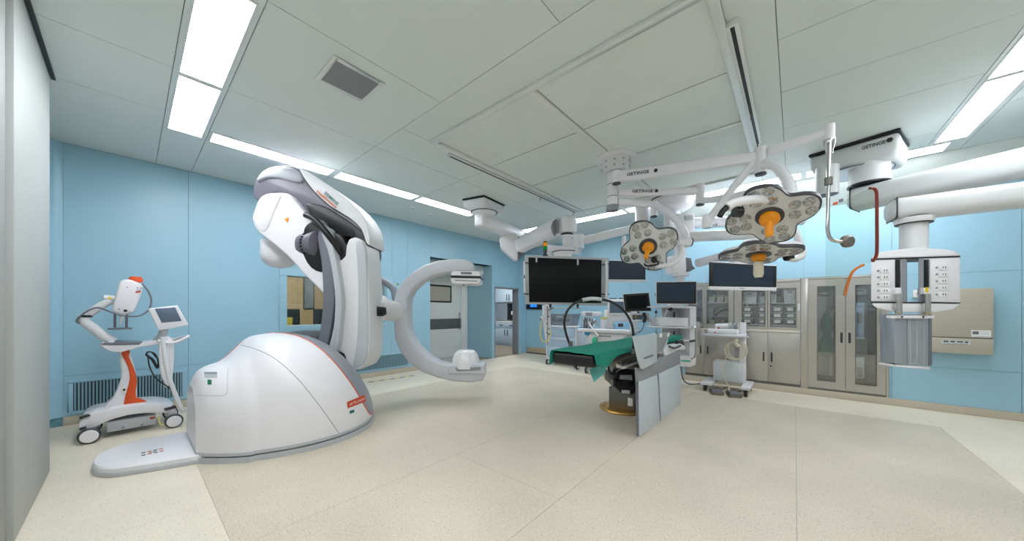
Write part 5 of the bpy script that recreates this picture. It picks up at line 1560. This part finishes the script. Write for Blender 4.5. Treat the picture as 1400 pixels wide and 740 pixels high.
slab('spring_cap', [(938, 352), (945, 353), (947, 363), (951, 367), (944, 371), (938, 369)], ('d', 5.38), 0.2, 'slate_grey', tp, 0.01)
tx = at_d(930, 380, 5.46)
MB().cyl(Vector((tx.x, tx.y, at_d(930, 352, 5.46).z)), Vector((tx.x, tx.y, at_d(930, 330, 5.46).z)), 0.09, 24).build('drop_column', 'white', tp)
MB().lathe(Vector((tx.x, tx.y, at_d(930, 378, 5.46).z)), [(0.12, 0), (0.13, 0.02), (0.13, 0.06)], seg=28).build('collar', 'white', tp)
MB().cyl(Vector((tx.x, tx.y, at_d(930, 392, 5.46).z)), Vector((tx.x, tx.y, at_d(930, 377, 5.46).z)), 0.07, 24).build('drop_column', 'white_satin', tp)
# tower body
DT = 5.40
slab('back_panel', [(905, 418), (951, 419), (951.5, 500), (905, 498)], ('d', DT + 0.40), 0.05, 'cool_white', tp, 0.006)
slab('side_panel', [(943, 420), (952, 421), (952, 496), (943, 492)], ('d', DT + 0.04), 0.40, 'white', tp, 0.006)
slab('top_panel', [(899, 418.5), (952, 420), (952, 422), (899, 420.5)], ('d', DT), 0.44, 'white', tp, 0.004)
for a in (921, 929.5, 935):
    for y0_, y1_ in ((427, 435), (453, 462)):
        slab('rail_slot', [(a, y0_), (a + 1.6, y0_), (a + 1.6, y1_), (a, y1_)], ('d', DT + 0.39), 0.02, 'dark_grey', tp, 0)
sb = slab('drawer_box', [(906, 434), (941, 435), (941, 447), (906, 446)], ('d', DT), 0.36, 'white', tp, 0.006)
slab('shelf', [(898.5, 446.5), (950, 448), (950, 449.8), (898.5, 448.3)], ('d', DT - 0.05), 0.44, 'white_gloss', tp, 0.004)
slab('shelf', [(918, 465), (950, 465.5), (950, 467.3), (918, 467)], ('d', DT - 0.05), 0.44, 'white_gloss', tp, 0.004)
lbx = slab('base_box', [(929.5, 487), (950.5, 488), (951, 499), (945, 502), (929.5, 501)], ('d', DT - 0.05), 0.42, 'white', tp, 0.01)
slab('base_stripe', [(931.5, 492.5), (944, 493), (944, 495), (931.5, 494.5)], ('d', DT - 0.053), 0.004, 'bag_green', lbx, 0)
hp_ = [at_d(945, 448.5, DT - 0.06), at_d(950.5, 447.5, DT - 0.12), at_d(951, 466, DT - 0.12), at_d(950.5, 486, DT - 0.12), at_d(945, 491, DT - 0.06)]
MB().tube(hp_, 0.012, 8, 4).build('handle_rail', 'steel_bright', tp)
slab('handle_clip', [(944, 466), (951, 464.5), (951, 467), (945, 468.5)], ('d', DT - 0.13), 0.05, 'dark_grey', tp, 0.004)
MB().tube([at_d(908, 433, DT - 0.02), at_d(911, 427, DT - 0.02), at_d(916, 422.5, DT - 0.02)], 0.018, 10, 3).build('arm_bracket', 'light_grey', tp)
MB().lathe(at_d(915.5, 423, DT - 0.04), [(0.028, 0), (0.028, 0.05)], -VIEW, 14).build('arm_knob', 'ink', tp)
slab('socket_strip', [(950, 440), (957, 440), (957, 484), (951, 487)], ('d', DT + 0.1), 0.1, 'steel', tp, 0.004)
MB().tube([at_d(931, 500, 5.46), at_d(934, 519, 5.5), at_z(944, 525.5, 0.012), at_z(962, 524.5, 0.012)], 0.012, 8, 5).build('floor_cable', 'slate_grey', tp)
# monitor on the tower
tm = thing('tower_monitor', 'dark flat monitor with black bezel standing on top of the equipment tower', 'monitor', at_d(925, 419, 5.32))
slab('housing', [(897.5, 385), (952.5, 384.5), (953, 416.5), (898, 416)], ('d', 5.32), 0.05, 'white', tm, 0.005)
slab('bezel', [(898, 386), (952, 385.5), (952, 415.5), (898.3, 415)], ('d', 5.312), 0.03, 'black', tm, 0.003)
slab('screen', [(900.5, 388), (949.5, 387.5), (949.5, 412.5), (900.5, 412)], ('d', 5.309), 0.006, 'screen_blue', tm, 0)
slab('stand', [(919, 415), (932, 415), (936, 418.6), (915, 418.2)], ('d', 5.4), 0.12, 'white', tm, 0.006)
# wall-side monitors on spring arms
wm = thing('arm_monitor', 'wide dark operating room monitor with white lower bar on spring arm before cabinets', 'monitor', at_d(1017, 378, 4.5))
arm('spring_arm', at_d(953, 360, 5.36), at_d(1012, 344, 4.6), 0.11, 0.13, 0.10, 0.11, 'white', wm, 0.03)
slab('back_shell', [(973, 357), (1061.5, 363), (1061, 395), (973, 392)], ('d', 4.48), 0.07, 'white', wm, 0.01)
slab('bezel', [(971.5, 358.5), (1062, 364), (1061.5, 393), (971.5, 391.5)], ('d', 4.45), 0.04, 'black', wm, 0.003)
slab('screen', [(975.5, 360), (1057.5, 365), (1057, 391.5), (975.5, 390.5)], ('d', 4.447), 0.006, 'screen_blue', wm, 0)
slab('lower_bar', [(970.5, 391.5), (1062, 393), (1062, 397.8), (970.5, 396.3)], ('d', 4.445), 0.06, 'white', wm, 0.005)
slab('bar_mark', [(1011, 393.8), (1017, 394), (1017, 395), (1011, 394.8)], ('d', 4.443), 0.003, 'mid_grey', wm, 0)
slab('joint', [(1003, 346), (1020, 343), (1024, 362), (1005, 364)], ('d', 4.55), 0.12, 'white', wm, 0.02)

# anaesthesia pendant: long arm to an elbow, then down to the gas column
ap_ = thing('gas_pendant', 'slim white gas column pendant with yellow hose beside grey crate', 'ceiling pendant', (-3.4, 5.4, HC))
g0, g1 = at_d(878, 310, 5.9), at_d(790, 331, 5.85)
arm('long_arm', g0, g1, 0.17, 0.13, 0.17, 0.13, 'white', ap_, 0.03, 0.05, 0.12)
MB().cyl(g1 + UP * -0.12, g1 + UP * 0.12, 0.11, 24).build('elbow', 'white', ap_)
MB().cyl(g0 - UP * 0.1, Vector((g0.x, g0.y, HC)), 0.12, 24).build('ceiling_column', 'white', ap_)
g2 = at_d(750, 340, 6.2)
arm('short_arm', g1 - UP * 0.16, g2, 0.15, 0.12, 0.15, 0.12, 'white', ap_, 0.03, 0.05, 0.05)
gz0 = at_d(750, 470, 6.2).z
MB().cyl(Vector((g2.x, g2.y, at_d(750, 418, 6.2).z)), g2 + UP * 0.05, 0.07, 20).build('drop_column', 'white', ap_)
gc = slab('gas_column', [(743, 418), (753, 418), (753, 460), (749, 473), (746.5, 460), (743, 440)], ('d', 6.08), 0.22, 'white', ap_, 0.01)
slab('column_slot', [(748, 419), (749, 419), (749, 472), (748, 472)], ('d', 6.076), 0.01, 'slate_grey', gc, 0)
for a, b, r, m in ((739.5, 437, 0.012, 'ink'), (748, 442.5, 0.02, 'mid_grey'), (750, 433, 0.012, 'ink'), (750.5, 450, 0.012, 'ink'), (747.5, 455, 0.013, 'slate_grey'), (750.5, 457, 0.016, 'ink')):
    MB().lathe(at_d(a, b, 6.08), [(r, -0.03), (r, 0.012)], -VIEW, 12).build('gas_outlet', m, gc)
slab('column_arm', [(739, 433), (747, 432), (747, 436), (740, 439)], ('d', 6.07), 0.06, 'white', gc, 0.006)
MB().tube([at_d(741, 440, 6.05), at_d(738.5, 452, 6.03), at_d(740, 464, 6.02), at_d(745, 467.5, 6.0), at_d(751, 463, 6.0), at_d(753, 452, 6.02)], 0.012, 8, 5).build('yellow_hose', 'yellow_tube', ap_)
for k in (0, 1):
    MB().cyl(at_d(757, 421 + k, 5.9), at_d(795, 422 + k, 5.9), 0.008, 8).build('equipment_rail', 'steel_bright', ap_) if k == 0 else None
MB().cyl(at_d(750, 424, 6.1), at_d(757, 421, 5.9), 0.01, 8).build('rail_bracket', 'steel_dark', ap_)
# monitor above the gas corner
gm = thing('arm_monitor', 'dark monitor with white lower bar hanging in front of alcove wall beside huge screen', 'monitor', at_d(857, 370, 5.75))
slab('back_shell', [(832, 355.5), (882, 357), (882, 384), (832, 382)], ('d', 5.72), 0.06, 'white', gm, 0.008)
slab('bezel', [(831.5, 356.5), (882.5, 358), (882.5, 382.5), (831.5, 382)], ('d', 5.7), 0.035, 'black', gm, 0.003)
slab('screen', [(832.5, 357.5), (880.5, 359), (880.5, 381.5), (832.5, 381)], ('d', 5.697), 0.006, 'screen_navy', gm, 0) if 'screen_navy' in MATS else slab('screen', [(832.5, 357.5), (880.5, 359), (880.5, 381.5), (832.5, 381)], ('d', 5.697), 0.006, 'screen_blue', gm, 0)
slab('lower_bar', [(831, 382), (883, 382.5), (883, 386), (831, 385.5)], ('d', 5.695), 0.05, 'white', gm, 0.004)
MB().cyl(at_d(854, 358, 5.74), at_d(853, 323, 5.74), 0.035, 16).build('drop_tube', 'white', gm)

# ================================================================== BUILT-IN CABINETS
YD = YB - 0.012
def X_(px):
    return at_y(px, 425, YD).x
def Z_(px, py):
    return at_y(px, py, YD).z
def framed(name, x0, x1, z0, z1, w, parent, m='steel', t=0.022, hole=None):
    """door leaf with a glazed opening; hole = (x0, x1, z0, z1)"""
    hx0, hx1, hz0, hz1 = hole
    mb = MB()
    mb.box(x0, hx0, YD, YD + t, z0, z1).box(hx1, x1, YD, YD + t, z0, z1)
    mb.box(hx0, hx1, YD, YD + t, z0, hz0).box(hx0, hx1, YD, YD + t, hz1, z1)
    d = mb.build(name, m, parent, 0.0015, 1, smooth=False)
    MB().box(hx0, hx1, YD + t * 0.55, YD + t * 0.55 + 0.004, hz0, hz1).build('pane', 'glass_cabinet', d, smooth=False)
    g = 0.008
    mb = MB()
    for q in ((hx0, hx1, hz0, hz0 + g), (hx0, hx1, hz1 - g, hz1)):
        mb.box(q[0], q[1], YD - 0.001, YD + t * .5, q[2], q[3])
    for q in ((hx0, hx0 + g), (hx1 - g, hx1)):
        mb.box(q[0], q[1], YD - 0.001, YD + t * .5, hz0 + g, hz1 - g)
    mb.build('gasket', 'steel_dark', d, smooth=False)
    return d
def pull(parent, x, z0, z1, w=0.022):
    MB().box(x - w / 2, x + w / 2, YD - 0.004, YD, z0, z1).build('handle', 'black', parent, 0.002)
    MB().box(x - w / 2 + .004, x + w / 2 - .004, YD - 0.006, YD - 0.004, z0 + .01, z1 - .01).build('handle_recess', 'dark_grey', parent, smooth=False)
YI = YB + 0.44
def carcass(t, x0, x1, z0, z1, shelves, inner='paper'):
    mb = MB()
    mb.box(x0, x1, YI, YI + 0.02, z0, z1)
    mb.box(x0, x0 + 0.015, YD + 0.024, YI, z0, z1).box(x1 - 0.015, x1, YD + 0.024, YI, z0, z1)
    mb.box(x0 + .015, x1 - .015, YD + 0.024, YI, z0, z0 + 0.015).box(x0 + .015, x1 - .015, YD + 0.024, YI, z1 - 0.015, z1)
    mb.build('carcass', inner, t, smooth=False)
    for z in shelves:
        MB().box(x0 + 0.016, x1 - 0.016, YD + 0.05, YI - 0.005, z - 0.012, z).build('shelf', 'white', t, smooth=False)

xa0, xa1, xb0, xb1, xc0, xc1 = CABX0 + 0.002, -0.80, -0.795, 0.068, 0.075, CABX1 - 0.002
zl = 0.955
TZ = CABZ1 - 0.004
# --- left unit
ua = thing('storage_cabinet', 'narrow stainless built-in cabinet with glazed upper doors behind the small cart', 'cabinet', ((xa0 + xa1) / 2, YB, CABZ0))
MB().box(xa0, xa1, YD + 0.023, YD + 0.04, CABZ0, 0.14).build('plinth', 'steel_dark', ua, smooth=False)
carcass(ua, xa0, xa1, zl + 0.03, TZ, (1.21, 1.45))
mb = MB().box(xa0, xa1, YD - 0.006, YD + 0.024, TZ - 0.05, TZ)
mb.build('head_rail', 'steel', ua, 0.002)
xm = X_(963)
for a, b, h0, h1 in ((xa0, xm, xa0 + 0.05, xm - 0.03), (xm, xa1, X_(966), X_(996))):
    framed('glass_door', a + .002, b - .002, zl + 0.035, TZ - 0.052, 0, ua, hole=(h0, h1, 1.06, 1.68))
for a, b in ((xa0, xm), (xm, xa1)):
    d = MB().box(a + .002, b - .002, YD, YD + 0.022, 0.145, zl - 0.005).build('door', 'steel', ua, 0.002)
    pull(d, X_(967.5) if a == xm else xm - 0.06, 0.52, 0.66)
MB().box(xa0, xa1, YD - 0.01, YD + 0.4, zl, zl + 0.025).build('ledge', 'ledge', ua, 0.003)
# --- middle unit
ub = thing('storage_cabinet', 'stainless built-in cabinet with sliding glass front, beige ledge and two lower doors', 'cabinet', ((xb0 + xb1) / 2, YB, CABZ0))
MB().box(xb0, xb1, YD + 0.023, YD + 0.04, CABZ0, 0.14).build('plinth', 'steel_dark', ub, smooth=False)
carcass(ub, xb0, xb1, zl + 0.03, TZ, (1.07, 1.43))
MB().box(xb0, xb1, YD - 0.006, YD + 0.024, TZ - 0.05, TZ).build('head_rail', 'steel', ub, 0.002)
xm = X_(1049.5)
for a, b, h0, h1, zt in ((xb0, xm, X_(1014), X_(1046.5), 1.66), (xm, xb1, X_(1053), X_(1089), 1.66)):
    d = framed('glass_door', a + .002, b - .002, zl + 0.035, TZ - 0.052, 0, ub, hole=(h0, h1, 1.04, zt))
MB().box(X_(1091), X_(1093.5), YD - 0.008, YD, 1.30, 1.41).build('lock', 'white', ub, 0.003)
MB().box(xb0, xb1, YD - 0.03, YD + 0.4, zl, zl + 0.03).build('ledge', 'ledge', ub, 0.004)
for a, b, hx in ((xb0, xm, X_(1044)), (xm, xb1, X_(1055))):
    d = MB().box(a + .002, b - .002, YD, YD + 0.022, 0.145, zl - 0.005).build('door', 'steel', ub, 0.002)
    pull(d, hx, 0.47, 0.62)
MB().lathe((X_(1054), YD, 0.40), [(0.012, 0), (0.012, 0.004)], (0, -1, 0), 12).build('keyhole', 'black', ub)
# --- tall unit
uc = thing('storage_cabinet', 'tall stainless built-in cabinet with two full-height glazed doors', 'cabinet', ((xc0 + xc1) / 2, YB, CABZ0))
MB().box(xc0, X_(1104.5), YD - 0.004, YD + 0.03, CABZ0, TZ).build('post', 'steel', uc, 0.002)
MB().box(X_(1211.5), xc1, YD - 0.004, YD + 0.03, CABZ0, TZ).build('post', 'steel', uc, 0.002)
MB().box(X_(1104.5), X_(1211.5), YD - 0.004, YD + 0.024, TZ - 0.03, TZ).build('head_rail', 'steel', uc, 0.002)
MB().box(X_(1104.5), X_(1211.5), YD + 0.005, YD + 0.03, CABZ0, 0.125).build('plinth', 'steel_dark', uc, smooth=False)
carcass(uc, xc0 + 0.04, xc1 - 0.03, 0.12, TZ - 0.02, (), 'paper')
xm = X_(1156)
for a, b, h0, h1, hx, nm in ((X_(1104.5), xm, X_(1117), X_(1142.5), X_(1150.5), 0), (xm, X_(1211.5), X_(1169), X_(1199), X_(1161.5), 1)):
    d = framed('glass_door', a + .002, b - .002, 0.13, TZ - 0.032, 0, uc, hole=(h0, h1, 0.24, 1.67))
    pull(d, hx, 0.83, 0.98, 0.026)
MB().box(X_(1202.3), X_(1204), YD - 0.02, YD, 1.12, 1.40).build('bar_handle', 'steel_bright', uc, 0.003)
for z in (1.55, 0.9):
    MB().box(X_(1172), X_(1196), YB + 0.1, YI, z - 0.012, z).build('shelf', 'cool_white', uc, smooth=False)
MB().box(X_(1120), X_(1160), YB + 0.2, YB + 0.215, 1.56, 1.575).build('hanger_rail', 'steel_bright', uc, smooth=False)

for a_, b_ in ((1139, 1143), (1187, 1200)):
    MB().box(X_(a_), X_(b_), YB + 0.06, YB + 0.075, 0.16, TZ - 0.05).build('dark_reflection', 'black_gloss', uc, smooth=False)  # black sheets stand in for the dark reflection in the glass
MB().box(X_(1117), X_(1200), YB + 0.07, YB + 0.085, 0.16, 0.32).build('dark_reflection', 'black_gloss', uc, smooth=False)
# contents
def basket(x0, x1, z, h, lab, m='white', y0=YB + 0.08, y1=YB + 0.36):
    t = thing('storage_basket', lab, 'basket', ((x0 + x1) / 2, (y0 + y1) / 2, z))
    lo, hi = taper_box(x0, x1, y0, y1, z + 0.0015, z + h, 0.012)
    MB().rings([lo, hi]).build('tub', m, t, 0.005)
    MB().box(x0 - .004, x1 + .004, y0 - .004, y1 + .004, z + h - 0.012, z + h).build('rim', m, t, 0.003)
    MB().box((x0 + x1) / 2 - 0.03, (x0 + x1) / 2 + 0.03, y0 - 0.002, y0 + 0.01, z + h * 0.78, z + h * 0.9).build('grip', 'slate_grey', t, 0.002)
    for i in range(4):
        x = x0 + 0.03 + i * (x1 - x0 - 0.06) / 3.0
        MB().box(x - .004, x + .004, y0 + 0.002, y0 + 0.012, z + h * .25, z + h * .6).build('vent_slot', 'light_grey', t, smooth=False)
basket(X_(1015.5), X_(1034), 1.43, 0.19, 'white perforated basket behind the hanging monitor on upper cabinet shelf')
basket(X_(1038), X_(1050), 1.43, 0.17, 'small white basket between two others on upper cabinet shelf')
basket(X_(1053), X_(1061.5), 1.43, 0.19, 'narrow white basket at the sliding door edge on upper cabinet shelf')
basket(X_(1071), X_(1088.5), 1.43, 0.20, 'white basket below the pale packet on upper cabinet shelf')
pk = thing('packet', 'pale flat packet lying on white basket in cabinet', 'packet', (X_(1080), YB + 0.2, 1.63))
MB().box(X_(1073), X_(1088), YB + 0.1, YB + 0.32, 1.632, 1.67).build('wrapping', 'paper', pk, 0.01)
MB().box(X_(1076), X_(1084), YB + 0.14, YB + 0.26, 1.67, 1.672).build('packet_label', 'pale_blue', pk, smooth=False)
def drawer_bin(px0, px1, z, lab, grp):
    x0, x1 = X_(px0), X_(px1)
    t = thing('drawer_bin', lab, 'drawer bin', ((x0 + x1) / 2, YB + 0.2, z), grp)
    MB().box(x0, x1, YB + 0.06, YB + 0.36, z, z + 0.088).build('tray', 'dark_grey', t, 0.003)
    MB().box(x0 - .004, x1 + .004, YB + 0.05, YB + 0.36, z + 0.088, z + 0.098).build('rim', 'light_grey', t, 0.002)
    MB().box(x0 + (x1 - x0) * .25, x1 - (x1 - x0) * .2, YB + 0.056, YB + 0.06, z + 0.025, z + 0.075).build('bin_label', 'paper', t, smooth=False)
for c_, (p0, p1, nm) in enumerate(((1013.5, 1028, 'left of the mirror gap'), (1036, 1046, 'right of the mirror gap'), (1054, 1070, 'below the narrow basket'), (1072.5, 1088, 'below the packet basket'))):
    for r_, lv in enumerate(('bottom', 'middle', 'top')):
        drawer_bin(p0, p1, 1.072 + r_ * 0.1, 'dark drawer bin with white label, %s of its stack, %s' % (lv, nm), 'stacked drawer bins in the glass cabinet')
for i, (p0, p1) in enumerate(((967, 976), (978, 988), (989.5, 995.5))):
    for z, lv in ((1.452, 'upper'), (1.001, 'bottom')):
        basket(X_(p0), X_(p1), z, 0.13, 'cream bin on %s shelf of narrow cabinet, %s of three' % (lv, ('first', 'second', 'third')[i] + ' from its hinge side'), 'cream_cable')
for z, lv in ((1.452, 'upper'), (1.212, 'middle'), (1.001, 'bottom')):
    basket(X_(953.5), X_(960), z, 0.13, 'grey bin on %s shelf of narrow cabinet beside the tower monitor' % lv, 'crate_grey')
bkt = thing('cable_bundle', 'loose dark cable lying on the middle shelf of narrow cabinet', 'cable', (X_(985), YB + 0.2, 1.21))
MB().tube([Vector((X_(977), YB + 0.15, 1.222)), Vector((X_(982), YB + 0.2, 1.28)), Vector((X_(988), YB + 0.12, 1.31)), Vector((X_(995), YB + 0.2, 1.32))], 0.008, 8, 5).build('cord', 'dark_grey', bkt)
MB().box(X_(975.5), X_(978.5), YB + 0.12, YB + 0.18, 1.212, 1.235).build('plug', 'black', bkt, 0.003)
blk_ = thing('folded_pack', 'black folded instrument wrap above the drawer bins in cabinet', 'wrap', (X_(1022), YB + 0.2, 1.375))
MB().box(X_(1014.5), X_(1034), YB + 0.08, YB + 0.34, 1.373, 1.41).build('wrap', 'black', blk_, 0.012)
MB().box(X_(1018), X_(1022), YB + 0.078, YB + 0.345, 1.372, 1.413).build('strap', 'light_grey', blk_, smooth=False)
# green shape standing in for a room reflection, and sheet, in the tall cabinet
gn = thing('green_shape', 'dark green shape added behind the tall cabinet glass to stand in for a reflection', 'gown', (X_(1136), YB + 0.2, 0.62))
def green_shape_ring(z, w, d):
    return [Vector((X_(1132) + w * math.cos(a) * 0.5, YB + 0.2 + d * math.sin(a) * 0.5, z)) for a in [2 * math.pi * k / 18 for k in range(18)]]
MB().rings([green_shape_ring(0.60, 0.10, 0.1), green_shape_ring(0.66, 0.19, 0.16), green_shape_ring(0.80, 0.17, 0.15), green_shape_ring(0.92, 0.10, 0.12), green_shape_ring(1.05, 0.15, 0.15), green_shape_ring(1.17, 0.13, 0.13), green_shape_ring(1.27, 0.06, 0.06)]).build('cloth', 'reflected_green', gn, angle=80)
MB().tube([Vector((X_(1132), YB + 0.2, 1.26)), Vector((X_(1132), YB + 0.2, 1.559))], 0.005, 6).build('hanger', 'steel_bright', gn)
cl = thing('wrapped_sheet', 'pale grey sheet hanging beside green shape in the tall cabinet', 'sheet', (X_(1122), YB + 0.25, 0.3))
MB().box(X_(1117.5), X_(1136), YB + 0.30, YB + 0.34, 0.30, 1.55).build('sheet', 'cool_white', cl, 0.012)
MB().box(X_(1117.5), X_(1136), YB + 0.29, YB + 0.345, 1.52, 1.56).build('hem', 'light_grey', cl, 0.006)
for i, (p0, p1, z0, z1, m, lab) in enumerate(((1170, 1186, 1.552, 1.62, 'paper', 'white carton on top shelf of tall cabinet'), (1171, 1184, 0.902, 1.42, 'scrub_blue', 'tall pale blue pack on middle shelf of tall cabinet'), (1170.5, 1184, 0.137, 0.62, 'cool_white', 'large white carton on the floor of tall cabinet'))):
    t = thing('carton', lab, 'carton', ((X_(p0) + X_(p1)) / 2, YB + 0.25, z0))
    MB().box(X_(p0), X_(p1), YB + 0.12, YB + 0.36, z0, z1).build('box', m, t, 0.008)
    MB().box(X_(p0 + 3), X_(p1 - 3), YB + 0.117, YB + 0.12, z0 + (z1 - z0) * .4, z0 + (z1 - z0) * .7).build('print', 'mid_grey', t, smooth=False)

# ================================================================== WALL-MOUNTED BOX
wb_ = thing('warming_cabinet', 'beige metal wall box with control strip and white label beside the service pendant', 'wall cabinet', (1.6, YB, 0.76))
a, b = at_y(1262, 393, YB - 0.16), at_y(1359, 393.5, YB - 0.16)
zb = at_y(1357, 486, YB - 0.16).z
zt = b.z
zs = at_y(1357, 463.5, YB - 0.16).z
MB().box(a.x, b.x, YB - 0.16, YB - 0.0005, zs + 0.004, zt).build('body', 'beige', wb_, 0.008)
MB().box(a.x, b.x, YB - 0.16, YB - 0.0005, zb, zs - 0.004).build('control_body', 'beige', wb_, 0.008)
MB().box(a.x + .006, b.x - .006, YB - 0.15, YB - 0.001, zs - 0.005, zs + 0.005).build('joint_gap', 'dark_grey', wb_, smooth=False)
def on_box(px0, py0, px1, py1, name, m, t=0.003, par=None):
    p, q = at_y(px0, py0, YB - 0.16), at_y(px1, py1, YB - 0.16)
    return MB().box(p.x, q.x, YB - 0.16 - t, YB - 0.16, q.z, p.z).build(name, m, par or wb_, smooth=False)
cs_ = on_box(1287, 465, 1326.5, 471.5, 'control_strip', 'cool_white')
for x0_, x1_, y0_, y1_ in ((1290, 1297, 466, 468), (1299, 1306, 466.2, 468.2), (1308, 1317, 466.6, 468.6), (1319, 1324, 467, 469)):
    on_box(x0_, y0_, x1_, y1_, 'display_window', 'black', 0.004, cs_)
for i in range(9):
    on_box(1290 + i * 3.8, 469.6 + i * .05, 1292 + i * 3.8, 470.8 + i * .05, 'key', 'slate_grey', 0.004, cs_)
lb_ = on_box(1328, 451.5, 1355, 461.5, 'label', 'paper')
on_box(1329.5, 453, 1338, 457.5, 'label_print', 'slate_grey', 0.004, lb_)
for k in range(3):
    on_box(1340, 453.4 + k * 1.6, 1352, 454.2 + k * 1.6, 'label_print', 'light_grey', 0.004, lb_)
on_box(1328.5, 459.6, 1354.5, 461, 'label_stripe', 'scrub_blue', 0.004, lb_)
so = thing('wall_socket', 'small white wall socket between the pendant columns', 'socket', at_y(1253, 402, YB))
p = at_y(1253, 402, YB)
MB().box(p.x - 0.035, p.x + 0.035, YB - 0.03, YB - 0.0005, p.z - 0.05, p.z + 0.05).build('plate', 'white', so, 0.005)
MB().box(p.x - 0.008, p.x + 0.008, YB - 0.033, YB - 0.03, p.z - 0.02, p.z + 0.02).build('switch', 'light_grey', so, 0.002)

# ================================================================== SMALL DEVICE CART
sc_ = thing('device_cart', 'small white wheeled cart with coiled cream cable in front of cabinets', 'cart', (-0.85, 6.35, 0))
for x0_, x1_ in ((-1.16, -1.0), (-0.62, -0.50)):
    MB().box(x0_, x1_, 6.03, 6.62, 0.10, 0.15).build('foot_rail', 'white', sc_, 0.01)
MB().box(-1.0, -0.62, 6.50, 6.62, 0.10, 0.15).build('cross_beam', 'white', sc_, 0.01)
for x, y in ((-1.10, 6.09), (-0.56, 6.06), (-1.10, 6.57), (-0.55, 6.57)):
    w = MB().lathe((x - 0.022, y, 0.05), [(0.042, 0), (0.05, 0.006), (0.05, 0.038), (0.042, 0.044)], (1, 0, 0), 18).build('caster', 'black', sc_)
    MB().box(x - 0.03, x + 0.03, y - 0.02, y + 0.03, 0.075, 0.10).build('caster_yoke', 'black', w, 0.003)
a, b = at_y(1011.5, 441, 6.40), at_y(1019.5, 441, 6.40)
MB().box(a.x, b.x, 6.36, 6.50, 0.15, a.z).build('mast', 'white', sc_, 0.008)
MB().box(-1.02, -0.62, 6.28, 6.58, 0.151, 0.47).build('storage_box', 'cool_white', sc_, 0.008)
MB().box(-1.10, -0.58, 6.12, 6.5, 0.90, 0.925).build('tray', 'white', sc_, 0.006)
MB().tube([Vector((-0.56, 6.3, 0.90)), Vector((-0.55, 6.08, 0.90)), Vector((-0.7, 6.04, 0.90)), Vector((-1.1, 6.06, 0.91)), Vector((-1.18, 6.12, 0.91)), Vector((-1.15, 6.3, 0.91))], 0.016, 10, 5).build('tray_handle', 'light_grey', sc_)
for i in range(6):
    r = 0.115 + 0.012 * rnd.random()
    cx, cz = -0.70 + 0.03 * rnd.uniform(-1, 1), 0.67 + 0.02 * rnd.uniform(-1, 1)
    MB().tube([Vector((cx + r * math.cos(2 * math.pi * k / 10), 6.2 + 0.015 * i - 0.03, cz + 1.15 * r * math.sin(2 * math.pi * k / 10))) for k in range(10)], 0.0075, 6, 3, True).build('cable_coil', 'cream_cable', sc_)
MB().tube([Vector((-0.68, 6.18, 0.86)), Vector((-0.70, 6.16, 0.80)), Vector((-0.66, 6.17, 0.74))], 0.03, 8, 3).build('cable_tie', 'cream_cable', sc_)
MB().tube([Vector((-0.80, 6.17, 0.60)), Vector((-0.86, 6.14, 0.45)), Vector((-0.84, 6.12, 0.25)), Vector((-0.78, 6.08, 0.12)), Vector((-0.76, 6.0, 0.08))], 0.0075, 6, 5).build('cable', 'cream_cable', sc_)
dv = thing('surgical_generator', 'white handheld device console with dials on the small cart tray', 'medical device', (-0.84, 6.3, 0.925))
MB().box(-1.09, -0.665, 6.16, 6.35, 0.926, 1.01).build('console', 'white_gloss', dv, 0.03, 3)
MB().cyl((-0.98, 6.25, 1.045), (-0.78, 6.25, 1.055), 0.042, 20).build('motor_grip', 'white', dv)
for i, x in enumerate((-0.80, -0.73)):
    MB().lathe((x, 6.25, 1.055), [(0.05, 0), (0.055, 0.01), (0.055, 0.035), (0.05, 0.045)], (1, 0, 0), 20).build('hose_reel', ('light_grey', 'mid_grey')[i], dv)
MB().lathe((-0.93, 6.20, 1.02), [(0.016, 0), (0.016, 0.01)], (0, -1, 0), 12).build('red_key', 'red', dv)
MB().box(-0.99, -0.96, 6.155, 6.16, 0.94, 0.955).build('red_mark', 'red', dv, smooth=False)
MB().lathe((-0.70, 6.32, 1.01), [(0.024, 0), (0.024, 0.08), (0.015, 0.09)], seg=14).build('bottle', 'cream_cable', dv)
MB().box(-0.88, -0.76, 6.2, 6.3, 1.0105, 1.015).build('top_screen', 'mid_grey', dv, smooth=False)
for k, (x, lab) in enumerate(((-0.93, 'grey metal foot pedal with yellow key under the small cart, nearer the equipment tower'), (-0.705, 'grey metal foot pedal with yellow key under the small cart, nearer its mast'))):
    fp2 = thing('foot_pedal', lab, 'foot pedal', (x, 6.0, 0))
    bd = MB().obox((x, 6.0, 0.025), Vector((0.075, 0.03, 0)), Vector((-0.04, 0.11, 0)), Vector((0, 0, 0.025))).build('housing', 'steel_dark', fp2, 0.008)
    MB().obox((x, 5.985, 0.056), Vector((0.06, 0.024, 0)), Vector((-0.03, 0.08, 0.006)), Vector((0, 0, 0.008))).build('treadle', 'slate_grey', fp2, 0.004)
    MB().obox((x - 0.01, 6.05, 0.062), Vector((0.02, 0.008, 0)), Vector((-0.006, 0.015, 0)), Vector((0, 0, 0.006))).build('key', 'yellow', fp2, 0.002)
    MB().tube([Vector((x - 0.04, 6.1, 0.03)), Vector((x - 0.03, 6.16, 0.06)), Vector((x + 0.05, 6.2, 0.04)), Vector((x + 0.12, 6.22, 0.09))], 0.007, 6, 4).build('cord', 'dark_grey', fp2)
